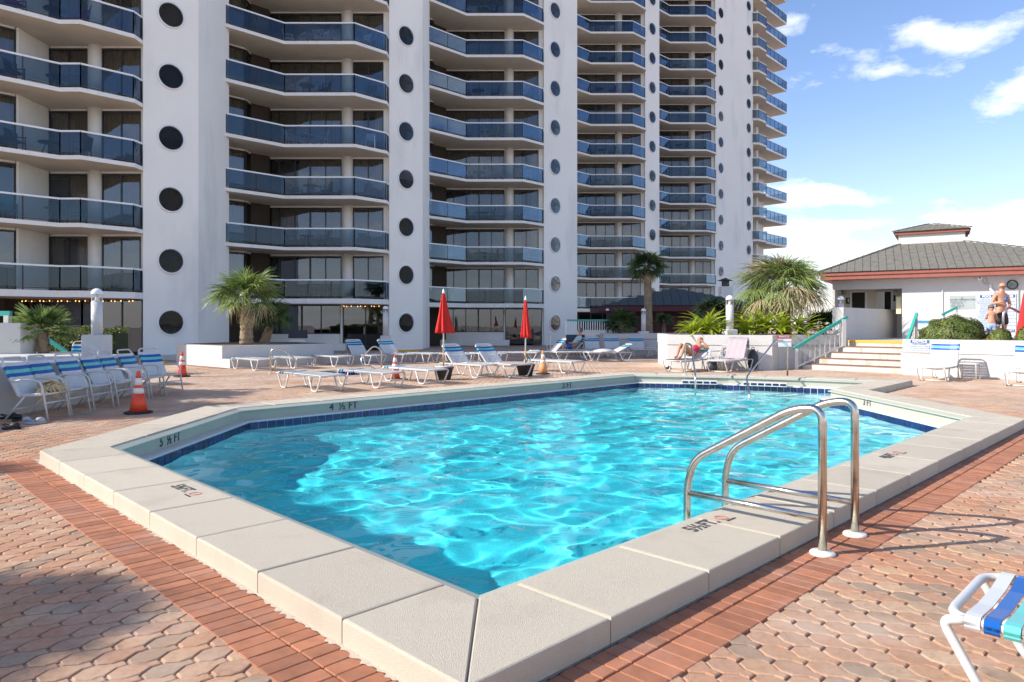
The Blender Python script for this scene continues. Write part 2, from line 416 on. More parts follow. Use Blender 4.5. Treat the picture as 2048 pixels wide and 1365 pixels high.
def text_mesh(txt, size, depth=.002, bold=0.0):
    cu = bpy.data.curves.new('t', 'FONT'); cu.body = txt; cu.size = size; cu.extrude = depth; cu.offset = bold
    cu.align_x = 'CENTER'; cu.align_y = 'CENTER'; cu.resolution_u = 3
    o = bpy.data.objects.new('t', cu); COL.objects.link(o)
    bpy.context.view_layer.update()
    me = bpy.data.meshes.new_from_object(o.evaluated_get(bpy.context.evaluated_depsgraph_get()))
    bpy.data.objects.remove(o); bpy.data.curves.remove(cu); return me
def text(txt, size, m_, mtx, parent=None, name='lettering', bold=0.0, sx=1):
    me = text_mesh(txt, size, bold=bold); me.materials.clear(); me.materials.append(M[m_])
    me.transform(mtx @ Matrix.Diagonal((sx, 1, 1, 1))); o = link(name, me, parent); return o
def frame_mtx(o, xdir, ydir):
    x = Vector(xdir).normalized(); y = Vector(ydir).normalized(); z = x.cross(y)
    m_ = Matrix((x, y, z)).transposed().to_4x4(); m_.translation = Vector(o); return m_

S2 = math.sqrt(.5)
# ------------------------------------------------------------------ pool
INNER = [(-.17, 3.53), (6.80, 10.42), (6.78, 14.85), (8.75, 16.95), (7.4, 17.8), (5.7, 18.6), (3.34, 19.25), (-4.49, 11.5), (-4.49, 7.87)]
OUTER = offset(INNER, .62)
HC = .13
gs = bmesh.new()
def ring_edges(bm, pts, z):
    vs_ = [bm.verts.new((p[0], p[1], z)) for p in pts]; return [bm.edges.new((vs_[i], vs_[(i+1) % len(vs_)])) for i in range(len(vs_))]
SPA_C = Vector((-5.3, 21.3)); SPA = [(SPA_C.x+1.25*math.cos(a), SPA_C.y+1.25*math.sin(a)) for a in [math.pi/8+k*math.pi/4 for k in range(8)]]
ed = ring_edges(gs, [(-700, -300), (700, -300), (700, 1500), (-700, 1500)], -.012)+ring_edges(gs, offset(INNER, .3), -.012)+ring_edges(gs, SPA, -.012)
bmesh.ops.triangle_fill(gs, use_beauty=True, edges=ed, normal=(0, 0, 1))
me = bpy.data.meshes.new('pool_deck'); gs.to_mesh(me); gs.free(); me.materials.append(M['deck_sheet'])
DECK = tag(link('pool_deck', me), kind='structure')
# basin profile swept round the pool
def sweep(poly, prof, mats_):
    """prof: list of (offset, z, material) rings; consecutive rings joined"""
    mb = MB(); n = len(poly); rings = [offset(poly, d) for d, z, _ in prof]
    for k in range(len(prof)-1):
        a, b_ = rings[k], rings[k+1]; za, zb = prof[k][1], prof[k+1][1]
        for i in range(n):
            j = (i+1) % n
            mb.add([(*a[i], za), (*a[j], za), (*b_[j], zb), (*b_[i], zb)], [(0, 1, 2, 3)], prof[k][2])
    return mb
POOL = thing('swimming_pool', 'large blue swimming pool with raised beige concrete coping', 'pool')
mb = sweep(INNER, [(-.0, HC-.012, 0), (-.03, HC-.022, 0), (-.10, HC-.045, 0), (-.102, HC-.06, 0), (-.05, HC-.065, 0), (-.045, -.06, 0), (-.05, -.075, 1), (-.235, -.08, 1), (-.24, -.085, 2), (-.24, -.26, 2)], None)
o = mb.build('gutter', ['plaster', 'gutter_lip', 'grout'], POOL)
o.cycles.is_caustics_receiver = False
floor_z = lambda x, y: -1.36+(y-3.5)*.015
bas = offset(INNER, -.24); mb = MB(); n = len(bas)
for i in range(n):
    j = (i+1) % n; a, c_ = bas[i], bas[j]
    mb.add([(*a, -.25), (*a, floor_z(*a)), (*c_, floor_z(*c_)), (*c_, -.25)], [(0, 3, 2, 1)])
cov = [(.24, -.25), (.25, -.42), (.38, -.66), (.70, -.86), (1.15, -1.0), (1.7, -1.1)]  # cove added so the walls shade less of the floor
mb = MB(); rg = [[(*p, z_ if q_ < 5 else floor_z(*p)) for p in offset(INNER, -d_)] for q_, (d_, z_) in enumerate(cov)]
for q_ in range(5):
    for i in range(n):
        j = (i+1) % n; mb.add([rg[q_][i], rg[q_][j], rg[q_+1][j], rg[q_+1][i]], [(0, 1, 2, 3)], 0, True)
mb.add(rg[-1], [tuple(range(n))])
# underwater steps along the back
back = [(6.9, 15.1), (8.3, 16.9), (7.3, 17.5), (5.6, 18.3), (3.4, 18.9)]
for w_, z_ in ((.55, -.42), (1.15, -.66), (1.8, -.9)):
    pin = [(p[0]-.28*w_, p[1]-w_) for p in back[1:]]
    mb.prism([pin[0], back[1], back[2], back[3], back[4], pin[3], pin[2], pin[1]][::-1] if False else [pin[3], pin[2], pin[1], pin[0], back[1], back[2], back[3], back[4]], -1.6, z_)
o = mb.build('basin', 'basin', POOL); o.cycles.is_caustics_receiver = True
# water surface
STEP = .038
xs = np.arange(-4.6, 8.9, STEP); ys = np.arange(3.4, 19.4, STEP); XX, YY = np.meshgrid(xs, ys)
Z = np.zeros_like(XX); wr = np.random.default_rng(5)
for i in range(40):
    th = wr.uniform(0, 2*math.pi); lam = wr.uniform(.27, 1.15); k = 2*math.pi/lam; a = .0030*lam**1.2
    Z += a*np.sin(k*(XX*math.cos(th)+YY*math.sin(th))+wr.uniform(0, 6.28)+.5*np.sin(XX*.9+YY*.5+i))
wp = offset(INNER, -.16); nx = len(xs)
vin = inside(wp, XX, YY)
cell = vin[:-1, :-1] & vin[1:, 1:] & vin[:-1, 1:] & vin[1:, :-1]
rr_, cc_ = np.nonzero(cell); used = np.zeros(XX.shape, bool)
for dr in (0, 1):
    for dc in (0, 1): used[rr_+dr, cc_+dc] = True
idx = -np.ones(XX.shape, int); idx[used] = np.arange(used.sum())
V = np.stack([XX[used], YY[used], Z[used]-.215], -1)
Fq = np.stack([idx[rr_, cc_], idx[rr_, cc_+1], idx[rr_+1, cc_+1], idx[rr_+1, cc_]], -1)
def np_mesh(name, V, Fq, m_, smooth=False):
    me = bpy.data.meshes.new(name); k = Fq.shape[1]
    me.vertices.add(len(V)); me.vertices.foreach_set('co', V.astype(np.float32).ravel())
    me.loops.add(Fq.size); me.loops.foreach_set('vertex_index', Fq.astype(np.int32).ravel())
    me.polygons.add(len(Fq)); me.polygons.foreach_set('loop_start', np.arange(0, Fq.size, k, dtype=np.int32))
    me.polygons.foreach_set('use_smooth', np.full(len(Fq), smooth)); me.update(calc_edges=True); me.validate()
    me.materials.append(M[m_]); return me
wo = tag(link('pool_water', np_mesh('pool_water', V, Fq, 'pool_water', True)), kind='structure')
wo.cycles.is_caustics_caster = True
# waterline tiles on every wall one can see
tile_me = MB().bbox((0, 0, 0), (.142, .012, .125), .003).mesh('tile', 'tile')
tl = offset(INNER, -.24)
def tiles(i0, i1, tmax=None):
    a, b_ = Vector(tl[i0]), Vector(tl[i1]); L = (b_-a).length; d = (b_-a)/L; rz = math.atan2(d.y, d.x); k = int(L/.15)
    for q in range(k):
        p = a+d*((q+.5)*L/k); nrm = Vector((-d.y, d.x))
        o = link('tile', tile_me, POOL, (p.x+nrm.x*.004, p.y+nrm.y*.004, -.165+.0005*((q*7) % 3)), rz)
for i0, i1 in ((6, 7), (7, 8), (5, 6), (4, 5), (3, 4), (1, 2)): tiles(i0, i1)
# tiled raised lips by the back handrails
for (xa, ya), (xb, yb) in (((4.5, 18.62), (5.35, 18.38)), ((5.95, 18.1), (6.9, 17.66))):
    d = Vector((xb-xa, yb-ya)); rz = math.atan2(d.y, d.x); c0 = Vector(((xa+xb)/2, (ya+yb)/2))
    st_ = MB().box((0, 0, -.03), (d.length, .22, .10)).build('step_block', 'gutter_lip', POOL, (c0.x, c0.y, .0), rz)
    k = int(d.length/.15)
    for q in range(k): link('tile', tile_me, POOL, (xa+d.x*(q+.5)/k+.112*math.sin(rz), ya+d.y*(q+.5)/k-.115*math.cos(rz), -.03), rz).scale = (1, .6, .42)
# coping slabs, mitred at the corners
n = len(INNER)
def cop(u, t, i):
    """point at across-fraction u (0 inner,1 outer) and along-fraction t of side i"""
    j = (i+1) % n; a = Vector(INNER[i]).lerp(Vector(INNER[j]), t); b_ = Vector(OUTER[i]).lerp(Vector(OUTER[j]), t); return a.lerp(b_, u)
for i in range(n):
    j = (i+1) % n; Li = (Vector(INNER[j])-Vector(INNER[i])).length; Lo = (Vector(OUTER[j])-Vector(OUTER[i])).length
    e = (Vector(INNER[j])-Vector(INNER[i])).normalized()
    k = max(1, round((Li+Lo)/2/.87)); lo = Vector(OUTER[i]); lend = (Vector(OUTER[j])-lo).dot(e)
    s_in0, s_in1 = (Vector(INNER[i])-lo).dot(e), (Vector(INNER[j])-lo).dot(e)
    cuts_o = [lend*q/k for q in range(k+1)]; cuts_i = [s_in0]+[min(max(lend*q/k, s_in0+.02), s_in1-.02) for q in range(1, k)]+[s_in1]
    nr = Vector((e.y, -e.x))
    for q in range(k):
        g = .004
        P = lambda s_, w_: lo+e*s_-nr*.62*(1-w_)
        quad = [P(cuts_i[q]+g, 0), P(cuts_i[q+1]-g, 0), P(cuts_o[q+1]-g, 1), P(cuts_o[q]+g, 1)]
        cen = sum(quad, Vector((0, 0)))/4
        rings = []; wob = random.uniform(-.0012, .0012)
        for shr, z_ in ((0, -.01), (0, HC-.014), (.005, HC-.004), (.014, HC)):
            rings.append([(*(p+(cen-p).normalized()*shr*1.3), z_+(wob if z_ > 0 else 0)) for p in quad])
        mb = MB(); vs_ = [v for r_ in rings for v in r_]
        fs = [(L*4+a_, L*4+(a_+1) % 4, L*4+4+(a_+1) % 4, L*4+4+a_) for L in range(3) for a_ in range(4)]
        fs = [f[::-1] for f in fs]+[(12, 15, 14, 13)]
        mb.add(vs_, [tuple(f) for f in fs]); me = mb.mesh('coping_slab', 'coping')
        bmx = bmesh.new(); bmx.from_mesh(me); bmesh.ops.recalc_face_normals(bmx, faces=bmx.faces); bmx.to_mesh(me); bmx.free()
        link('coping_slab', me, POOL)
# grout bed under the coping joints
o = sweep(INNER, [(.012, -.01, 0), (.012, HC-.02, 0), (.605, HC-.02, 0), (.605, -.01, 0)], None).build('coping_bed', 'concrete', POOL)
# depth marks on the coping
def ground_text(txt, px, py, size, dx, m_='text_dark', z=HC+.001, bold=.004, sx=1, up=None):
    p = G(px, py, z); x = Vector((*dx, 0)).normalized(); y = Vector((-x.y, x.x, 0)) if up is None else Vector((*up, 0))
    return text(txt, size, m_, frame_mtx(p, x, y), POOL, 'depth_marking', bold, sx)
def mark(px, py, txt, dx, s_=.16):
    ground_text(txt, px, py, s_, dx, sx=.8)
    p = G(px, py, HC+.002); x = Vector((*dx, 0)).normalized(); q = p+x*(.265)
    cc = [(q.x+.045*math.cos(a), q.y+.045*math.sin(a), HC+.0025) for a in [k*math.pi/8 for k in range(16)]]
    MB().tube(cc, .0022, 4, closed=True).bar(q+Vector((-.03, .03, .0006)), q+Vector((.03, -.03, .0006)), .003, .001).build('no_diving_mark', 'sign_red', POOL)
    text('NO DIVING', .022, 'text_dark', frame_mtx(p+x*(.28)+Vector((x.y, -x.x, 0))*.068, x, (-x.y, x.x, 0)), POOL, 'depth_marking')
mark(1404, 1051, '5½FT.', (1, 1))
mark(1778, 912, '4½FT.', (1, 1), .15)
mark(366, 977, '5½FT.', (1, -1), .15)
def wall_text(txt, i0, px, py, sz):
    a, b_ = Vector(INNER[i0]), Vector(INNER[(i0+1) % n]); d = (b_-a).normalized(); nr = Vector((-d.y, d.x))
    r = (px-1024)/F; q = a+nr*.045      # point on wall line with this bearing
    t = (r*q.y-q.x)/(d.x-r*d.y); w_ = q+d*t
    text(txt, sz, 'text_dark', frame_mtx((w_.x+nr.x*.006, w_.y+nr.y*.006, -.0), (-d.x, -d.y, 0), (0, 0, 1)), POOL, 'depth_marking', .004)
wall_text('4  ½ FT', 6, 687, 815, .18); wall_text('5  ½ FT', 7, 340, 877, .17); wall_text('3 FT', 6, 1134, 772, .20); wall_text('3 FT', 1, 1735, 808, .17)
# skimmer-lid marks beyond
# ragged mortar seam at the foot of the coping
for i in (8, 0):
    a, b_ = Vector(OUTER[i]), Vector(OUTER[(i+1) % n]); L = (b_-a).length; d = (b_-a)/L; nr = Vector((d.y, -d.x)); k = int(L/.022); vs_ = []
    for q in range(k+1):
        p = a+d*(L*q/k); w_ = (.006+.030*random.random()**2.2+.012*abs(math.sin(q*.11+i)))*(1 if i == 8 else .6)
        vs_ += [(*(p-nr*.004), .009), (*(p+nr*.004), .0078), (*(p+nr*w_), .0070)]
    MB().add(vs_, [f for q in range(k) for f in ((3*q, 3*q+1, 3*q+4, 3*q+3), (3*q+1, 3*q+2, 3*q+5, 3*q+4))], 0, False).build('mortar_seam', 'mortar' if i == 8 else 'grime', POOL)
# ------------------------------------------------------------------ brick band round the near sides
brick_me = [MB().bbox((0, 0, -.03), (.097, l, .06), .004).mesh('brick', 'band_brick') for l in (.155, .197)]
cnt = 0
for side, (a, b_) in enumerate(((OUTER[8], OUTER[0]), (OUTER[0], OUTER[1]))):
    a, b_ = Vector(a), Vector(b_); d = (b_-a).normalized(); nr = Vector((d.y, -d.x)); L = (b_-a).length; rz = math.atan2(d.y, d.x)
    for row, (off, ln) in enumerate(((.012+.078, 0), (.012+.163+.1, 1))):
        ext0, ext1 = (off-.02, off+.4*0) if side == 0 else (.0, 0)
        s0 = -.35 if side == 0 else -off+.0; s1 = L+off if side == 0 else L+.6
        if side == 1: s0 = .005-off*0
        k = int((s1-s0)/.1015)
        for q in range(k):
            s_ = s0+(q+.5)*.1015; p = a+d*s_+nr*off
            if side == 1 and s_ < .05-off: continue
            z_ = random.uniform(-.0015, .0015)+.003
            if p.y < 1.9: continue
            cnt += 1
            if cnt <= 400: link('brick', brick_me[ln], DECK, (p.x, p.y, z_+.002), rz+random.uniform(-.004, .004))
            else: link('brick', brick_me[ln], DECK, (p.x, p.y, z_), rz)

# ------------------------------------------------------------------ pavers
PP, LL, KK, RR2, SS, WW_ = .218, .082, .027, .095, .029, .066
g = .0036
prof = [(LL, -SS+g), (PP-LL-.010, -SS+g), (PP-LL-.010, SS-g), (LL, SS-g), (KK, WW_-g), (-KK, WW_-g), (-LL+g, SS-g), (-LL+g, -SS+g), (-KK, -WW_+g), (KK, -WW_+g)]
prof = [Vector(p) for p in prof]
cenp = Vector((.02, 0))
inner_p = []
for i in range(10):
    p0, p1, p2 = prof[i-1], prof[i], prof[(i+1) % 10]; e1 = (p1-p0).normalized(); e2 = (p2-p1).normalized()
    nn = Vector((-e1.y-e2.y, e1.x+e2.x)); nn = nn/max(.6, (1+e1.dot(e2))); inner_p.append(p1+nn*.0055)
pv = np.array([(p.x, p.y, -.012) for p in prof]+[(p.x, p.y, -.004) for p in prof]+[(p.x, p.y, 0) for p in inner_p])
pf = [(i, (i+1) % 10, 10+(i+1) % 10, 10+i) for i in range(10)]+[(10+i, 10+(i+1) % 10, 20+(i+1) % 10, 20+i) for i in range(10)]
pf += [(20, 21, 22, 23), (20, 23, 24, 29), (24, 25, 28, 29), (25, 26, 27, 28)]
pf = np.array(pf)
zoneP = []
bandpoly = offset(INNER, .62+.385)
coppoly = offset(INNER, .63)
for zone, ang in ((0, R(45)), (1, R(-45))):
    c_, s_ = math.cos(ang), math.sin(ang)
    ni = int(46/PP); nj = int(46/RR2)
    I, J = np.meshgrid(np.arange(-ni, ni), np.arange(-nj, nj))
    U = I*PP+(J % 2)*PP/2; Vv = J*RR2
    X = U*c_-Vv*s_; Y = U*s_+Vv*c_
    m_ = (Y > 1.3) & (Y < 27) & (np.abs(X) < .76*Y+3.0)
    split = -.17
    if zone == 0: m_ &= ((X < split) | (Y > 14)) & ~((X > 6.5) & (Y < 19))
    else: m_ &= ~(((X < split) | (Y > 14)) & ~((X > 6.5) & (Y < 19)))
    near = (X+Y < 11) if zone == 0 else (Y-X > -8)
    m_ &= ~inside(coppoly, X, Y)
    inb = inside(offset(INNER, .62+.33), X, Y)
    m_ &= ~(inb & ((((X < -.17) & (Y < 7.95))) | ((X >= -.17) & (Y < 10.0))))
    m_ &= ~inside([(p[0]+(p[0]-SPA_C.x)*.12, p[1]+(p[1]-SPA_C.y)*.12) for p in SPA], X, Y)
    X, Y = X[m_], Y[m_]
    zoneP.append(np.stack([X, Y, np.full(X.shape, ang)], -1))
PV = np.concatenate(zoneP)
vis = np.abs(PV[:, 0]) < .727*PV[:, 1]
size = (1/PV[:, 1])*(vis)
order = np.argsort(-size); near_i = order[:300]; rest_i = order[300:]
pme = bpy.data.meshes.new('paver'); pme.from_pydata(pv.tolist(), [], pf.tolist()); pme.materials.append(M['paver'])
for q in near_i:
    x, y, a = PV[q]; o = link('paver', pme, DECK, (x, y, random.uniform(-.0028, .0022)), a)
    o.rotation_euler = (random.uniform(-.012, .012), random.uniform(-.012, .012), a)
RP = PV[rest_i]; nP = len(RP)
ca, sa = np.cos(RP[:, 2])[:, None], np.sin(RP[:, 2])[:, None]
tx, ty = rng.uniform(-.013, .013, (2, nP, 1))
VX = pv[None, :, 0]; VY = pv[None, :, 1]
VZ = pv[None, :, 2]+rng.uniform(-.0028, .0022, (nP, 1))+tx*VX+ty*VY
AV = np.stack([RP[:, :1]+VX*ca-VY*sa, RP[:, 1:2]+VX*sa+VY*ca, VZ], -1).reshape(-1, 3)
AF = (pf[None]+30*np.arange(nP)[:, None, None]).reshape(-1, 4)
me = np_mesh('paver_field', AV, AF, 'paver')
at_ = me.attributes.new('rnd', 'FLOAT', 'POINT'); at_.data.foreach_set('value', np.repeat(rng.random(nP), 30).astype(np.float32))
tag(link('paver_field', me, DECK), kind='stuff')

# ------------------------------------------------------------------ the apartment tower
H = 2.75; Z0 = 2.85; ROOF = 46.0
APT = thing('apartment_building', 'tall white stepped apartment building with round windows and tinted balconies', 'building')
TC = [(-22.85, 23.9), (-15.26, 31.5), (-6.1, 40.5), (3.03, 49.6), (13.1, 65.8), (22.2, 74.9)]
porthole_frame = MB().lathe([(.50, -.0), (.60, -.0), (.60, .05), (.565, .075), (.53, .06), (.53, -.05)], seg=28, cap=False).mesh('porthole_frame', 'rail_white')
porthole_glass = MB().lathe([(.545, .012), (.0001, .012)], seg=24, smooth=False).mesh('pane', 'round_glass')
mat('blind_brown', (.26, .19, .12), .8); mat('blind_dark', (.10, .10, .09), .6)
blind_me = []
for sd in range(3):
    mb = MB(); nb = 22
    for k in range(nb):
        a0, a1 = 2*math.pi*k/nb, 2*math.pi*(k+.5)/nb
        mb.add([(0, 0, -.08), (.55*math.cos(a0), .55*math.sin(a0), -.08-.03*(k % 2)), (.55*math.cos(a1), .55*math.sin(a1), -.12)], [(0, 1, 2)])
        a2 = 2*math.pi*(k+1)/nb
        mb.add([(0, 0, -.08), (.55*math.cos(a1), .55*math.sin(a1), -.12), (.55*math.cos(a2), .55*math.sin(a2), -.08-.03*((k+1) % 2))], [(0, 1, 2)])
    blind_me.append(mb.mesh('pleated_blind', ['blind_brown', 'blind_dark', 'blind_dark'][sd]))
sleeve = MB().lathe([(.60, -.02), (.56, -.02), (.56, -.5), (.0001, -.5)], seg=20, cap=False).mesh('reveal', 'interior')
def tower(i, rext=.85, extra=(), splay=True, zfrom=0):
    tx, ty = TC[i]
    L, Rr = -.82, rext
    poly = [(L, L), (Rr, Rr)]
    if splay: poly += [(Rr, Rr+3.5), (Rr-.6, Rr+3.9), (L, 3.2)]
    else: poly += [(Rr-2.6, Rr+2.6), (L-1.2, 2.4)]
    poly = [(tx+a, ty+b_) for a, b_ in poly]
    zs = [1.56+H*k for k in range(16)]
    # front face with real round openings, other faces plain
    a, b_ = Vector(poly[0]), Vector(poly[1]); d = (b_-a).normalized(); Lf = (b_-a).length; nr = Vector((d.y, -d.x))
    centres = [(0.82*math.sqrt(2)) ]+[e for e in extra]
    mb = MB()
    P3 = lambda s_, z, dep=0: (a.x+d.x*s_-nr.x*dep, a.y+d.y*s_-nr.y*dep, z)
    zlim = zs[-1]+1.3
    mids = [0]+[(centres[q]+centres[q+1])/2 for q in range(len(centres)-1)]+[Lf]
    for ci, c0 in enumerate(centres):
        s0, s1 = mids[ci], mids[ci+1]
        for k, zc in enumerate(zs):
            z0 = 0 if k == 0 else zc-H/2; z1 = zlim if k == len(zs)-1 else zc+H/2
            ns = 24; cir = [(c0+.56*math.cos(t), zc+.56*math.sin(t)) for t in [2*math.pi*q/ns for q in range(ns)]]
            out = []
            for q in range(ns):
                t = 2*math.pi*q/ns; ct, st = math.cos(t), math.sin(t)
                kx = ((s1-c0) if ct > 0 else (c0-s0))/max(abs(ct), 1e-6); kz = ((z1-zc) if st > 0 else (zc-z0))/max(abs(st), 1e-6)
                kk = min(kx, kz); out.append([c0+ct*kk, zc+st*kk])
            corners = [(s1, z1), (s0, z1), (s0, z0), (s1, z0)]
            for q in range(ns):
                p, p2 = out[q], out[(q+1) % ns]; o1, o2 = cir[q], cir[(q+1) % ns]
                face = [P3(*o1), P3(*p)]
                onx = lambda v: abs(v[0]-s0) < 1e-5 or abs(v[0]-s1) < 1e-5
                if onx(p) != onx(p2):
                    cx = s1 if (p[0]+p2[0])/2 > c0 else s0; cz = z1 if (p[1]+p2[1])/2 > zc else z0
                    face.append(P3(cx, cz))
                face += [P3(*p2), P3(*o2)]
                mb.add(face, [tuple(range(len(face)))])
    mb.add([P3(0, zlim), P3(Lf, zlim), P3(Lf, ROOF), P3(0, ROOF)], [(0, 1, 2, 3)])
    m_ = len(poly)
    for q in range(1, m_):
        p, p2 = poly[q], poly[(q+1) % m_]; mb.add([(*p, 0), (*p2, 0), (*p2, ROOF), (*p, ROOF)], [(0, 1, 2, 3)])
    mb.add([(*p, ROOF) for p in poly], [tuple(range(m_))])
    o = mb.build('tower_wall', 'tower_white', APT)
    # light-tight core
    rz = math.atan2(d.y, d.x); zvis = 1.5+648*ty/F+2.5
    for c0 in centres:
        for k, zc in enumerate(zs):
            if zc > zvis: continue
            p = a+d*c0; mt = Matrix.Translation((p.x, p.y, zc)) @ Matrix.Rotation(rz, 4, 'Z') @ Matrix.Rotation(math.pi/2, 4, 'X')
            w_ = link('porthole', porthole_frame, APT); w_.matrix_world = mt
            for me in (porthole_glass, blind_me[(k*7+i*3+int(c0)) % 3], sleeve):
                q_ = link(me.name.split('.')[0], me, w_)
tower(0)
for i in (1, 2): tower(i)
tower(3, 1.72, splay=False)
tower(4)
tower(5, 5.22, extra=[(4.46+.82)*math.sqrt(2)], splay=False)

def rail_seg(mb, a, b_, z, h=1.0):
    """one straight run of balcony railing: cap, bottom bar and end posts (glass is its own mesh)"""
    a, b_ = Vector((*a, 0)), Vector((*b_, 0))
    mb.bar(a+Vector((0, 0, z+h)), b_+Vector((0, 0, z+h)), .09, .07, 0)
    mb.bar(a+Vector((0, 0, z+.10)), b_+Vector((0, 0, z+.10)), .04, .04, 1)
    L = (b_-a).length; k = max(1, round(L/1.35))
    for q in range(k+1):
        p = a.lerp(b_, q/k); mb.bar(p+Vector((0, 0, z)), p+Vector((0, 0, z+h)), .03, .045, 1)
def glass_seg(a, b_, z, h=1.0):
    a, b_ = Vector(a), Vector(b_); L = (b_-a).length; d = (b_-a)/L; k = max(1, round(L/1.35)); out = []
    for q in range(k):
        p, p2 = a+d*(L*q/k+.025), a+d*(L*(q+1)/k-.025); nr = Vector((d.y, -d.x))*.004
        mb = MB(); vs_ = [(*(p+nr), z+.14), (*(p2+nr), z+.14), (*(p2+nr), z+h-.045), (*(p+nr), z+h-.045), (*(p-nr), z+.14), (*(p2-nr), z+.14), (*(p2-nr), z+h-.045), (*(p-nr), z+h-.045)]
        mb.add(vs_, [(0, 1, 2, 3), (7, 6, 5, 4), (0, 4, 5, 1), (3, 2, 6, 7)]); out.append(mb)
    return out
def curtain_mb(a, b_, z0, z1, frac0, frac1, back=.16):
    a, b_ = Vector(a), Vector(b_); d = (b_-a); L = d.length; d = d/L; nb = Vector((-d.y, d.x)); mb = MB(); vs_ = []
    k = max(4, int(L*(frac1-frac0)/.06))
    for q in range(k+1):
        p = a+d*L*(frac0+(frac1-frac0)*q/k)+nb*(back+.03*(q % 2)); vs_ += [(*p, z0), (*p, z1)]
    mb.add(vs_, [(2*q, 2*q+2, 2*q+3, 2*q+1) for q in range(k)]); return mb
def window_mbs(a, b_, z0, z1, npan):
    """frame mesh and pane meshes for a glazed opening from a to b"""
    a, b_ = Vector(a), Vector(b_); L = (b_-a).length; d = (b_-a)/L; fr = MB(); panes = []; A = Vector((*a, 0)); B = Vector((*b_, 0)); zv = Vector((0, 0, 1))
    fr.bar(A+zv*(z1-.035), B+zv*(z1-.035), .09, .07); fr.bar(A+zv*(z0+.03), B+zv*(z0+.03), .09, .06)
    for q in range(npan+1):
        p = A.lerp(B, q/npan); w_ = .10 if npan > 3 and q == npan-2 else .055
        fr.bar(p+zv*z0, p+zv*z1, w_, .07)
    for q in range(npan):
        p, p2 = a+d*(L*q/npan+.03), a+d*(L*(q+1)/npan-.03)
        panes.append(MB().add([(*p, z0+.05), (*p2, z0+.05), (*p2, z1-.06), (*p, z1-.06)], [(0, 1, 2, 3)]))
    return fr, panes

